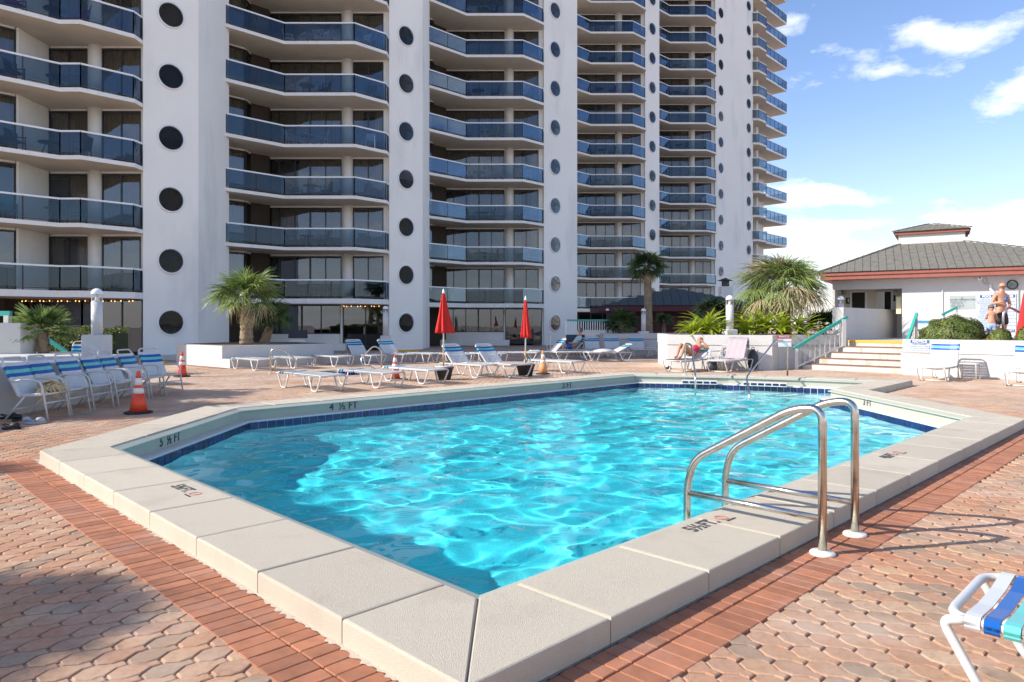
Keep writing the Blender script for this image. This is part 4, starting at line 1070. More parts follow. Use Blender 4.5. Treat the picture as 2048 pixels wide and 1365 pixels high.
def ridge(a, b_, parent, m_, st=.25, w_=.16):
    a, b_ = Vector(a), Vector(b_); L = (b_-a).length; k = int(L/st); mb = MB()
    for q in range(k): mb.bar(a.lerp(b_, q/k)+Vector((0, 0, .03+.02)), a.lerp(b_, (q+1.15)/k)+Vector((0, 0, .03)), w_, .04)
    tag(mb.build('ridge_cap', m_, parent), kind='stuff')
ridge(c10, TRp, roof, 'shingle'); ridge(c00, TLp, roof, 'shingle')
CU = MB().prism([hp(2.49, 3.0), hp(4.75, 3.0), hp(4.75, 5.0), hp(2.49, 5.0)], ZT-.3, ZT+.42).build('cupola', 'hut_wall', HU)
z_ = ZT+.40
MB().prism([hp(2.36, 2.87), hp(4.88, 2.87), hp(4.88, 5.13), hp(2.36, 5.13)], z_, z_+.10).build('fascia', 'fascia', CU)
z_ += .10; q4 = [hp(2.3, 2.81, z_), hp(4.94, 2.81, z_), hp(4.94, 5.19, z_), hp(2.3, 5.19, z_)]; ap0, ap1 = hp(3.5, 4.0, z_+.36), hp(3.72, 4.0, z_+.36)
cr = MB().add([*q4, ap0, ap1], [(0, 1, 5, 4), (1, 2, 5), (2, 3, 4, 5), (3, 0, 4)]).build('cupola_roof', 'shingle', CU)
cnt2 = [0]; shingle_plane(q4[0], q4[1], ap1, ap0, cr, .24, .14, 'shingle', 400, cnt2); ridge(q4[1], ap1, cr, 'shingle', .22, .12); ridge(q4[0], ap0, cr, 'shingle', .22, .12)
# wall fittings and signs
def hut_text(txt, px, py, size, m_, parent, bold=0, sx=1, th=.045, n_=wn_):
    u = u_at(px, n_); p = hp(u, n_-th); z = 1.5+(648-py)*p[1]/F
    return text(txt, size, m_, frame_mtx((p[0], p[1], z), (du.x, du.y, 0), (0, 0, 1)), parent, 'lettering', bold, sx)
SG = thing('rules_sign', 'large white pool rules board with blue headings partly hidden behind the standing man', 'sign', (0, 0, 0))
hut_panel(1958, 588, 2032, 664, wn_, 'sign_white', 'board', .03, SG)
hut_panel(1960, 590, 2030, 596, wn_-.031, 'sign_blue', 'heading_bar', .006, SG); hut_panel(1960, 659, 2030, 663.5, wn_-.031, 'sign_blue', 'heading_bar', .006, SG)
hut_text('POOL & SPA RULES', 1995, 593.2, .105, 'white', SG, .004, 1.0, .045)
hut_text('POOL HOURS 9AM - 9PM DAILY', 1995, 661.3, .07, 'white', SG, .001, .95, .045)
rd = random.Random(4)
LN = ['NO LIFEGUARD ON DUTY', 'NO GLASS OR FOOD IN POOL', 'SHOWER BEFORE ENTERING', 'NO DIVING ALLOWED', 'NO PETS PERMITTED', 'KEEP GATES CLOSED', 'MAX TEMPERATURE 104', 'CHILDREN WITH ADULTS']
for k in range(17):
    hut_text(LN[k % 8], 1976, 600+3.45*k, .052, 'text_lblue', SG, 0, .95, .034)
    if k % 2: hut_text(LN[(k+3) % 8], 2013, 600+3.45*k, .052, 'text_lblue', SG, 0, .95, .034)
SG2 = thing('water_temperature_sign', 'pale grey information board on the pool house wall left of the man', 'sign')
hut_panel(1896, 588, 1953, 622, wn_, 'white', 'backing', .02, SG2); hut_panel(1899, 591, 1950, 619, wn_-.02, 'sign_grey', 'board', .02, SG2)
hut_text('WATER TEMPERATURE', 1924, 600, .082, 'text_grey', SG2, .001, .95, .045)
for k in range(5): hut_text(['SWIMMING POOL  82', 'HOT TUB  102', 'ADULT POOL  80', 'GULF WATER  76', 'AIR  78'][k], 1915, 604.5+3.1*k, .05, 'text_grey', SG2, 0, 1, .045)
MB().lathe([(.03, 0), (.0001, .04)], hp(u_at(1924, wn_-.04), wn_-.05, 1.5+(648-594)*24/F), 3).build('emblem', 'text_grey', SG2)
CKp = Vector((*hp(u_at(2024.6, wn_), wn_-.02), 0)); CKp.z = 1.5+(648-570)*CKp.y/F
CK = thing('round_mirror', 'round black rimmed dial high on the pool house wall beside the man', 'dial')
mt = frame_mtx(CKp, (du.x, du.y, 0), (0, 0, 1))
c_ = MB().lathe([(.135, 0), (.165, 0), (.17, .025), (.15, .04), (.135, .02)], seg=28, cap=False).build('rim', 'frame_dark', CK); c_.matrix_world = mt
c_ = MB().lathe([(.135, .01), (.0001, .01)], seg=24, smooth=False).build('face', 'sign_grey', CK); c_.matrix_world = mt
c_ = MB().box((0, .03, .014), (.012, .09, .004)).build('needle', 'frame_dark', CK); c_.matrix_world = mt
CM = thing('security_camera', 'small white security camera under the eave of the pool house', 'camera')
p = Vector((*hp(u_at(1959.6, wn_), wn_), 0)); p.z = 1.5+(648-557)*p.y/F; dnv = Vector((dn.x, dn.y, 0)); duv = Vector((du.x, du.y, 0))
MB().box(p-dnv*.05, (.14, .10, .12), math.atan2(du.y, du.x)).build('housing', 'white', CM); MB().lathe([(.03, 0), (.03, .03), (.0001, .03)], p-dnv*.12, 10).build('lens', 'dark', CM)
MB().tube(arc([p+duv*.05-dnv*.02, p+duv*.12-dnv*.02+Vector((0, 0, -.25)), p+duv*.25-dnv*.02+Vector((0, 0, -.1)), p+duv*.12-dnv*.02+Vector((0, 0, .12)), p+duv*2.2-dnv*.02+Vector((0, 0, .2))], .1), .012, 5).build('cable', 'concrete', CM)
VP = thing('wall_pipe', 'short white vent pipe with elbow on the pool house wall', 'pipe')
p = Vector((*hp(u_at(1980, wn_), wn_-.06), 0)); p.z = 1.5+(648-580)*p.y/F
MB().tube(arc([p+Vector((0, 0, .22)), p+Vector((0, 0, .02)), p+duv*.16+Vector((0, 0, -.14))], .1), .042, 10).build('pipe', 'white', VP)
CDt = thing('conduit', 'thin vertical conduit on the pool house wall left of the boards', 'pipe')
p = Vector((*hp(u_at(1884.5, wn_), wn_-.03), 0)); MB().bar((p.x, p.y, DK), (p.x, p.y, 2.75), .035).build('conduit', 'white', CDt)
CDt = thing('conduit', 'thin vertical conduit on the pool house wall right of the rules board', 'pipe')
p = Vector((*hp(u_at(2037, wn_), wn_-.03), 0)); MB().bar((p.x, p.y, DK), (p.x, p.y, 2.72), .03).build('conduit', 'sign_grey', CDt)
# notice on the retaining wall
NS = thing('notice_sign', 'small white notice board with a blue heading on the right retaining wall', 'sign')
wd2 = Vector((S2, -S2, 0)); nf_ = Vector((-S2, -S2, 0))
def rw(px): r = (px-1024)/F; y = (32.22)/(1+r); return Vector((r*y, y, 0))
c0 = (rw(1821)+rw(1859))/2; ww = (rw(1859)-rw(1821)).length
m4 = frame_mtx(c0+nf_*.012+Vector((0, 0, .86)), wd2, (0, 0, 1))
o = MB().box((0, 0, 0), (ww, .36, .016)).build('board', 'sign_white', NS); o.matrix_world = m4
o = MB().box((0, .125, .009), (ww*.98, .10, .006)).build('heading_bar', 'sign_blue', NS); o.matrix_world = m4
for txt, sz, yy, mm in (('NOTICE', .105, .125, 'white'), ('SWIM DIAPERS', .062, .045, 'text_grey'), ('REQUIRED FOR ALL CHILDREN', .036, -.015, 'text_lblue'), ('WHO ARE NOT TOILET TRAINED', .036, -.07, 'text_lblue'), ('WHILE IN THE POOL OR SPA', .036, -.125, 'text_lblue')):
    text(txt, sz, mm, m4 @ Matrix.Translation((0, yy, .014)), NS, 'lettering', .002 if sz > .08 else 0, .98)

# ------------------------------------------------------------------ dark pavilion
PV_ = thing('pavilion', 'shaded maroon pavilion with a dark shingled hip roof behind the tall palm', 'building')
yb = 40.0
cx, cy = (1343-1024)/F*43, 43
pa = Vector((cx, cy, 1.5+70*43/F)); ze = 1.5+(648-611)*39/F
cs4 = [Vector((cx-4.6, 39.5, ze)), Vector((cx+4.4, 39.5, ze)), Vector((cx+4.4, 47, ze)), Vector((cx-4.6, 47, ze))]
rf = MB().add([*cs4, pa, pa+Vector((.4, 0, 0))], [(0, 1, 5, 4), (1, 2, 5), (2, 3, 4, 5), (3, 0, 4)]).build('roof', 'shingle_dark', PV_)
cnt3 = [0]
shingle_plane(cs4[0], cs4[1], pa+Vector((.4, 0, 0)), pa, rf, .5, .22, 'shingle_dark', 0, cnt3)
MB().prism([(cx-4.55, 39.55), (cx+4.35, 39.55), (cx+4.35, 46.9), (cx-4.55, 46.9)], ze-.32, ze-.01).build('fascia', 'maroon', PV_)
MB().prism([(cx-3.2, 41), (cx+4, 41), (cx+4, 46), (cx-3.2, 46)], 0, ze-.3).build('wall', 'maroon', PV_)
for x in (-4.3, -1.5, 1.4, 4.1): MB().box((cx+x, 39.9, (ze-.3)/2), (.18, .18, ze-.3)).build('post', 'maroon', PV_)
MB().lathe([(.09, 0), (.09, .1), (.0001, .14)], (cx-4.4, 39.4, ze-.3), 12).build('lamp', 'dome_white', PV_)
# vent cowl on the wall of the end tower
CV = thing('chimney_cowl', 'square white flue with a dark blue metal cap near the end tower', 'chimney')
p = D(1451, 585, 60); MB().box((p.x, 60, 2.7), (.95, .95, 3.9)).build('flue', 'stucco', CV)
MB().box((p.x, 60, 4.95), (.5, .5, .5)).build('louver', 'frame_dark', CV); MB().lathe([(.75, 0), (.0001, .28)], (p.x, 60, 5.15), 4).build('cap', 'furn_dark', CV)
# teal capped fence in the shade
FN = thing('terrace_fence', 'white baluster fence with a flat teal cap in the shade by the third tower', 'fence')
a, b_ = D(1134, 641, 34.8), D(1237, 641, 34.8)
MB().bar(a, b_, .14, .09).build('handrail', 'teal_paint', FN)
z1 = a.z-.04; k = 22; bal = MB().box((0, 0, 0), (.045, .045, .62)).mesh('baluster', 'rail_white')
for q in range(k+1): link('baluster', bal, FN, (a.x+(b_.x-a.x)*q/k, 34.8, z1-.31))
MB().bar((a.x, 34.8, z1-.64), (b_.x, 34.8, z1-.64), .06).build('bottom_rail', 'rail_white', FN)
MB().box((a.x-.05, 34.8, z1/2), (.1, .1, z1)).build('post', 'rail_white', FN); MB().box((b_.x+.05, 34.8, z1/2), (.1, .1, z1)).build('post', 'rail_white', FN)
RL = thing('ramp_railing', 'short white ramp rail slanting down by the third tower door', 'railing')
a, b_ = D(1094, 665, 37.5), D(1101, 672, 34.5)
MB().bar(a, b_, .04).bar(a, (a.x, a.y, 0), .04).bar(b_, (b_.x, b_.y, 0), .04).bar(a-Vector((0, 0, .45)), b_-Vector((0, 0, .45)), .03).build('rail', 'rail_white', RL)

# ------------------------------------------------------------------ plants
def fan_mesh(name, m_, lp, bl, n_, spread, droop, seed, wid=.03, dry=None, pet='frond'):
    rd = random.Random(seed); mb = MB()
    # petiole: arching stalk along +X
    pts = [(lp*t, 0, .12*math.sin(t*2.2)*lp) for t in (0, .3, .6, 1)]
    mb.tube(pts, .011, 4, 1, rs=[.02, .015, .011, .009])
    bx, bz = pts[-1][0], pts[-1][2]
    for q in range(n_):
        a = -spread+2*spread*q/(n_-1)+rd.uniform(-.05, .05); L = bl*(1-.28*(abs(a)/spread)**2)*rd.uniform(.88, 1.05)
        dx, dy = math.cos(a), math.sin(a); px_, py_ = -dy, dx; w_ = wid*rd.uniform(.8, 1.1); vs_ = []
        dr = droop*rd.uniform(.6, 1.6)
        for t, ww in ((.0, .35), (.35, 1), (.7, .75), (1, .05)):
            z = bz+L*(.18*t*(1 if q % 2 else .8)-dr*t*t-.22*t*abs(math.sin(a))); h = L*t*(1-.25*dr*t)
            vs_ += [(bx+dx*h+px_*w_*ww, dy*h+py_*w_*ww, z-.004), (bx+dx*h, dy*h, z+w_*.5*ww), (bx+dx*h-px_*w_*ww, dy*h-py_*w_*ww, z-.004)]
        fs = []
        for s_ in range(3): fs += [(s_*3, s_*3+3, s_*3+4, s_*3+1), (s_*3+1, s_*3+4, s_*3+5, s_*3+2)]
        mb.add(vs_, fs, 0)
    return mb.mesh(name, [m_, dry or m_])
def palm(label, base, top, crown_r, nf, mats_, trunk_r, seed, name='fan_palm', skirt=0, el=(80, -35), group=None, droop=.45, leafn=26, wid=.028):
    rd = random.Random(seed); base = Vector(base); top = Vector(top)
    t = thing(name, label, 'palm tree', base, 0, group); T = top-base; Lt = T.length
    mb = MB(); k = max(6, int(Lt/.09)); pts, rs = [], []
    for q in range(k+1):
        f = q/k; pts.append(Vector((T.x*f, T.y*f**1.3, T.z*f))); rs.append(trunk_r*(1.12-.3*f)*(1+.13*(q % 2))*rd.uniform(.96, 1.04))
    mb.tube(pts, trunk_r, 12, 0, rs=rs)
    for q in range(int(Lt/.07)*7):                 # old leaf bases
        f = rd.uniform(.02, 1); a = rd.uniform(0, 6.28); p = Vector((T.x*f, T.y*f**1.3, T.z*f)); r_ = trunk_r*(1.12-.3*f)
        d = Vector((math.cos(a), math.sin(a), 0)); s_ = d.cross(Vector((0, 0, 1)))
        c_ = p+d*r_*.9; tip = c_+d*.05+Vector((0, 0, .10)); mb.add([c_-s_*.04, c_+s_*.04, tip+s_*.012, tip-s_*.012, c_+d*.02-s_*.03-Vector((0, 0, .03))], [(0, 1, 2, 3), (0, 3, 4)])
    mb.build('trunk', 'trunk', t)
    sc_ = crown_r/1.0
    variants = []
    for mi, m_ in enumerate(mats_):
        for v in range(2): variants.append(fan_mesh('frond', m_, .52*sc_, .62*sc_, leafn, R(112), droop*(1+.3*v), seed+v+7*mi, wid*sc_, 'frond_dry' if mi == 0 else m_))
    dry = fan_mesh('dry_frond', 'frond_dry', .35*sc_, .50*sc_, 18, R(80), .8, seed+50, wid*.8*sc_)
    for q in range(nf):
        f = q/nf; e_ = el[0]+(el[1]-el[0])*f+rd.uniform(-8, 8); a = q*2.39996+rd.uniform(-.2, .2)
        isdry = f > .88 and skirt
        o = link('frond', dry if isdry else variants[(q*7) % len(variants)], t)
        o.location = T+Vector((0, 0, .04)); o.rotation_euler = (rd.uniform(-.3, .3), -R(e_), a); s_ = rd.uniform(.85, 1.1)*(.8 if e_ > 60 else 1); o.scale = (s_, s_, s_)
    for q in range(skirt):
        o = link('dry_frond', dry, t); a = q*2.39996; o.location = T-Vector((0, 0, .05+.3*rd.random()*crown_r*.5)); o.rotation_euler = (0, R(rd.uniform(40, 72)), a); o.scale = (.62, .62, .62)
    return t
p = G(493, 692, .74); p.y = 25.6; p.x = (493-1024)/F*25.6; p.z = .74
palm('shaggy pale fan palm with a thick trunk in the white raised planter', p, (p.x+.02, p.y, 2.25), 1.5, 32, ['frond_lit', 'frond', 'frond_lit'], .205, 3, skirt=9, el=(88, -20), droop=.42, leafn=32, wid=.017)
p = Vector(((528-1024)/F*26.9, 26.9, .74))
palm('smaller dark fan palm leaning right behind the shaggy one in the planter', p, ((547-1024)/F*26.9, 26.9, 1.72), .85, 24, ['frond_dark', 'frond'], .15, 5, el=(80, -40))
p = Vector(((88-1024)/F*17.2, 17.2, .8))
p.y = 16.9; p.x = (88-1024)/F*16.9
palm('low bright fan palm growing beside the white block at far left', p, ((84-1024)/F*16.9, 16.9, 1.28), .72, 22, ['frond_lit', 'frond'], .11, 8, el=(80, -25), droop=.15, wid=.034)
p = Vector(((1297-1024)/F*36, 36, 1.0))
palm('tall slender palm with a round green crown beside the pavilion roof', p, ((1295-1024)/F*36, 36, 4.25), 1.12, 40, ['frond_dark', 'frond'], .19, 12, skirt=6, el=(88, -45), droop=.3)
p = Vector(((1572-1024)/F*25.6, 25.6, 1.12))
palm('big shaggy palm with yellow green drooping fronds right of the end tower', p, ((1566-1024)/F*25.4, 25.4, 2.62), 1.72, 58, ['frond_lit', 'frond_dry', 'frond', 'frond_lit', 'frond_dry'], .17, 15, skirt=18, el=(88, -42), droop=.5, leafn=42, wid=.011)
p = Vector(((1243-1024)/F*34.2, 34.2, 1.0))
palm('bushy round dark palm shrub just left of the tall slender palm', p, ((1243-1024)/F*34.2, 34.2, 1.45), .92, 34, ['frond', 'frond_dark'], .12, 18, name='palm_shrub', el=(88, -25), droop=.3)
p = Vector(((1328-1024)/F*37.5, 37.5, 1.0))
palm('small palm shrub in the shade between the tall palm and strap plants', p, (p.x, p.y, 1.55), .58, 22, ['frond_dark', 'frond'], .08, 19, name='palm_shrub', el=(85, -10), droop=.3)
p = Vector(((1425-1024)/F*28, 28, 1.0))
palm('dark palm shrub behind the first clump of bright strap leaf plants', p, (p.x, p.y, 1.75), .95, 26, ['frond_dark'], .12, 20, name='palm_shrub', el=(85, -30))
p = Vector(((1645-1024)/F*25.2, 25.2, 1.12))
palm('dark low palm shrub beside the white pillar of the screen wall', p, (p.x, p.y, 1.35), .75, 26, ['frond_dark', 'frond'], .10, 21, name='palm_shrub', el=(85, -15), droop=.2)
# palms outside the left edge, whose shadows lie on the paving
palm('tall fan palm off the left edge shading the near pavers', (-9.9, 1.8, 0), (-9.8, 1.8, 4.2), .9, 64, ['frond', 'frond_lit'], .2, 31, el=(85, -40), droop=.3, group='palms beyond the left edge')
palm('fan palm off the left edge shading the corner of the coping', (-13.3, 5.2, 0), (-13.3, 5.2, 4.2), .95, 34, ['frond', 'frond_lit'], .18, 32, el=(85, -40), group='palms beyond the left edge')
palm('fan palm off the left edge nearest the row of armchairs', (-13.2, 10.7, .8), (-13.2, 10.7, 4.0), 1.55, 46, ['frond', 'frond_lit'], .2, 33, el=(85, -45), group='palms beyond the left edge')
palm('fan palm off the left edge beside the white block', (-13.4, 13.3, .8), (-13.3, 13.3, 3.7), 1.35, 40, ['frond', 'frond_lit'], .2, 34, el=(85, -45), group='palms beyond the left edge')

def strap_leaf(seed, L, w_):
    rd = random.Random(seed); mb = MB(); vs_ = []; n_ = 7
    for q in range(n_+1):
        t = q/n_; z = L*(.92*t-.42*t*t*rd.uniform(.9, 1.1)); x = L*(.28*t+.55*t*t); ww = w_*(.5+1.6*t*(1-t)*1.6)*(1 if t < .95 else .1); tw = .25*math.sin(t*3+seed)
        vs_ += [(x, -ww, z+tw*ww), (x+.0, 0, z-.35*ww), (x, ww, z-tw*ww)]
    fs = []
    for s_ in range(n_): fs += [(s_*3, s_*3+1, s_*3+4, s_*3+3), (s_*3+1, s_*3+2, s_*3+5, s_*3+4)]
    return mb.add(vs_, fs, 0, True).mesh('leaf', 'strap_leaf')
SLF = [strap_leaf(k, 1.15, .044) for k in range(4)]
def strap_plant(label, px, base_y, y, h, n_, seed):
    rd = random.Random(seed); z0 = 1.13; t = thing('strap_leaf_plant', label, 'plant', ((px-1024)/F*y, y, z0), 0, 'bright strap leaf plants in the planter')
    for q in range(n_):
        o = link('leaf', SLF[q % 4], t); f = (q+.5)/n_; o.rotation_euler = (rd.uniform(-.25, .25), R(-20+62*f+rd.uniform(-8, 8)), q*2.39996)
        s_ = h*rd.uniform(.75, 1.12); o.scale = (s_, s_, s_); o.location = (rd.uniform(-.1, .1), rd.uniform(-.08, .08), rd.uniform(0, .15)*h)
lb = ['small spreading strap leaf plant at the left end of the sunlit planter', 'tall bright strap leaf plant just left of the white bollard lamp', 'leaning strap leaf plant squeezed against the left of the bollard lamp',
      'strap leaf plant just right of the white bollard lamp', 'tall yellow green strap leaf plant between two lower ones', 'broad strap leaf plant in the middle below the big palm', 'strap leaf plant at the right end below the big palm']
for (px, y, h, n_), l_ in zip(((1385, 24.3, .66, 44), (1412, 24.4, .98, 60), (1440, 24.4, .72, 40), (1492, 24.2, .80, 54), (1528, 24.6, 1.12, 60), (1562, 24.1, .92, 60), (1602, 24.2, .85, 50)), lb):
    strap_plant(l_, px, 0, y, h, n_, int(px))

def leaf_cloud(name, pts_n, m_names, size, parent=None, seed=0):
    """small leaves at given points with given outward normals"""
    r_ = np.random.default_rng(seed); P_, Nn = pts_n; k = len(P_)
    rnd = r_.normal(size=(k, 3)); nrm = Nn+rnd*.55; nrm /= np.linalg.norm(nrm, axis=1)[:, None]
    t1 = np.cross(nrm, r_.normal(size=(k, 3))); t1 /= np.linalg.norm(t1, axis=1)[:, None]; t2 = np.cross(nrm, t1)
    s_ = size*r_.uniform(.6, 1.3, (k, 1))
    V_ = np.stack([P_-t1*s_, P_+t2*s_*.45+nrm*s_*.15, P_+t1*s_, P_-t2*s_*.45+nrm*s_*.15], 1).reshape(-1, 3)
    me = np_mesh(name, V_, np.arange(4*k).reshape(-1, 4), m_names[0])
    for mm in m_names[1:]: me.materials.append(M[mm])
    me.polygons.foreach_set('material_index', r_.choice(len(m_names), k, p=None).astype(np.int32)); me.update()
    return link(name, me, parent)
def dome_pts(k, rx, ry, rz, seed, flat=.0):
    r_ = np.random.default_rng(seed); d = r_.normal(size=(k, 3)); d[:, 2] = np.abs(d[:, 2]); d /= np.linalg.norm(d, axis=1)[:, None]
    lump = 1+.07*np.sin(d[:, 0]*9+1)*np.cos(d[:, 1]*8)+.05*np.sin(d[:, 2]*14+d[:, 0]*6); rr = (lump*(1-.16*r_.random(k)**2))[:, None]
    return d*np.array([rx, ry, rz])*rr, d
def shrub(label, px0, px1, pytop, y, zb, ms, k, size, name='bush', seed=1, cat='bush', ry=None):
    xc = ((px0+px1)/2-1024)/F*y; rx = (px1-px0)/2/F*y; rz = 1.5+(648-pytop)*y/F-zb
    t = thing(name, label, cat, (xc, y, zb)); ry = ry or rx*.8
    leaf_cloud('foliage', dome_pts(k, rx, ry, rz, seed), ms, size, t, seed)
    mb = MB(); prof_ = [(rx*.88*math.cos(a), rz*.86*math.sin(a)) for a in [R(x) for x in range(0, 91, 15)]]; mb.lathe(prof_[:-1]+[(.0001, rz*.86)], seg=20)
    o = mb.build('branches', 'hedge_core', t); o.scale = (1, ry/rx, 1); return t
shrub('large round clipped green bush on the right retaining wall', 1842, 1972, 634, 20.0+1.0, DK, ['hedge_leaf', 'hedge_leaf', 'hedge_yellow'], 9000, .038, seed=2, ry=.85)
shrub('small green shrub in front of the standing man and child', 1978, 2024, 658, 19.9, DK, ['hedge_leaf', 'hedge_yellow'], 2200, .035, 'shrub', 3, ry=.28)
shrub('small green shrub at the right edge under the red cloth', 2034, 2066, 655, 19.6, DK, ['hedge_leaf', 'hedge_yellow'], 1500, .035, 'shrub', 4, ry=.28)
fl = thing('flower_clump', 'little clump of orange flowers between bush and shrub on the right wall', 'flowers', ((1973-1024)/F*19.9, 19.9, DK))
leaf_cloud('petals', dome_pts(160, .12, .1, .14, 9), ['flower', 'hedge_leaf'], .025, fl, 9)
t = thing('hedge', 'long clipped yellow green hedge behind the low fan palm at left', 'hedge', (-12.6, 20.6, .3))
r_ = np.random.default_rng(5); k = 9000
P_ = np.stack([r_.uniform(-2.6, 1.15, k), r_.uniform(-.35, .5, k), np.zeros(k)], -1); face = r_.integers(0, 2, k)
P_[:, 2] = np.where(face == 0, 1.02+.08*np.sin(P_[:, 0]*6)+r_.uniform(-.08, .06, k), r_.uniform(0, 1.05, k)); P_[face == 1, 1] = -.4+r_.uniform(-.06, .1, (face == 1).sum())
Nn = np.where((face == 0)[:, None], np.array([[0, 0, 1.]]), np.array([[0, -1., 0]]))
leaf_cloud('foliage', (P_, Nn), ['hedge_leaf', 'hedge_yellow', 'hedge_leaf'], .045, t, 6)
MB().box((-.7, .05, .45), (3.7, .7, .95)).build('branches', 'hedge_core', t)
t = thing('hedge_planter', 'white wall below the yellow green hedge at left', 'wall', (-12.6, 20.6, 0)); MB().box((-.7, .05, .15), (4.0, 1.3, .3)).build('wall_face', 'wall_white', t)

# ------------------------------------------------------------------ bollard lamps
def bollard(label, px, y, zb, ytop, w_base, hb, rad):
    x = (px-1024)/F*y; zt = 1.5+(648-ytop)*y/F; t = thing('bollard_lamp', label, 'lamp', (x, y, zb), 0, 'white bollard lamps'); h = zt-zb
    MB().bbox((0, 0, hb/2), (w_base, w_base, hb), .02, R(8)).build('base', 'wall_white', t)
    MB().lathe([(rad, hb), (rad, h-rad*2.6)], seg=20).build('column', 'tube_white', t)
    mb = MB().lathe([(rad*.97, h-rad*2.6), (rad*.97, h-rad*2.45)], seg=20).lathe([(rad*.55, h-rad*2.5), (rad*.25, h-rad*1.9), (rad*.3, h-rad*1.0)], seg=12)
    for q in range(8): a = q*math.pi/4; mb.bar((rad*.93*math.cos(a), rad*.93*math.sin(a), h-rad*2.5), (rad*.93*math.cos(a), rad*.93*math.sin(a), h-rad), .008)
    mb.build('lantern', 'tube_white', t)
    MB().lathe([(rad*1.04, h-rad*1.15)]+[(rad*1.04*math.cos(a), h-rad+rad*math.sin(a)) for a in [R(x) for x in range(0, 90, 15)]]+[(.0001, h)], seg=20).build('dome', 'dome_white', t)
bollard('tall white bollard lamp on a square base behind the striped armchairs', 194, 15.4, .80, 577, .46, .46, .115)
bollard('white bollard lamp on a tall square base beside the second lobby door', 771, 30.0, .0, 612, .42, 1.0, .115)
bollard('shaded white bollard lamp on the garden wall beside the tall palm', 1287, 33.4, 1.03, 617, .42, .12, .11)
bollard('white bollard lamp standing among the bright strap leaf plants', 1459.5, 23.9, 1.13, 591, .40, .18, .13)
bollard('white bollard lamp behind the pillar of the screen wall', 1681, 24.6, 1.13, 592, .3, .1, .12)

# ------------------------------------------------------------------ strap loungers
HB = .36
def strap_box(mb, x, z, pitch=0.0, w_=.052, hw=.315, sag=.015, mi=0):
    """one vinyl strap across the frame at length position x, wrapped round both side tubes"""
    c_, s_ = math.cos(pitch), math.sin(pitch); prof_ = []
    ys = [(-hw-.012, -.024), (-hw-.024, -.010), (-hw-.024, .008), (-hw-.010, .023), (-hw+.03, .024), (-.12, .024-sag), (.12, .024-sag), (hw-.03, .024), (hw+.010, .023), (hw+.024, .008), (hw+.024, -.010), (hw+.012, -.024)]
    vs_ = []
    for y, dz in ys:
        for e in (-1, 1):
            a, b_ = e*w_/2, dz; vs_.append((x+a*c_-b_*s_, y, z+a*s_+b_*c_))
    fs = [(2*q, 2*q+2, 2*q+3, 2*q+1) for q in range(len(ys)-1)]
    und = [(v[0], v[1], v[2]-.006) for v in vs_]; o = len(vs_); vs_ += und
    fs += [(o+2*q+1, o+2*q+3, o+2*q+2, o+2*q) for q in range(len(ys)-1)]+[(2*q+2, 2*q, o+2*q, o+2*q+2) for q in range(len(ys)-1)]+[(2*q+1, 2*q+3, o+2*q+3, o+2*q+1) for q in range(len(ys)-1)]
    mb.add(vs_, fs, mi)
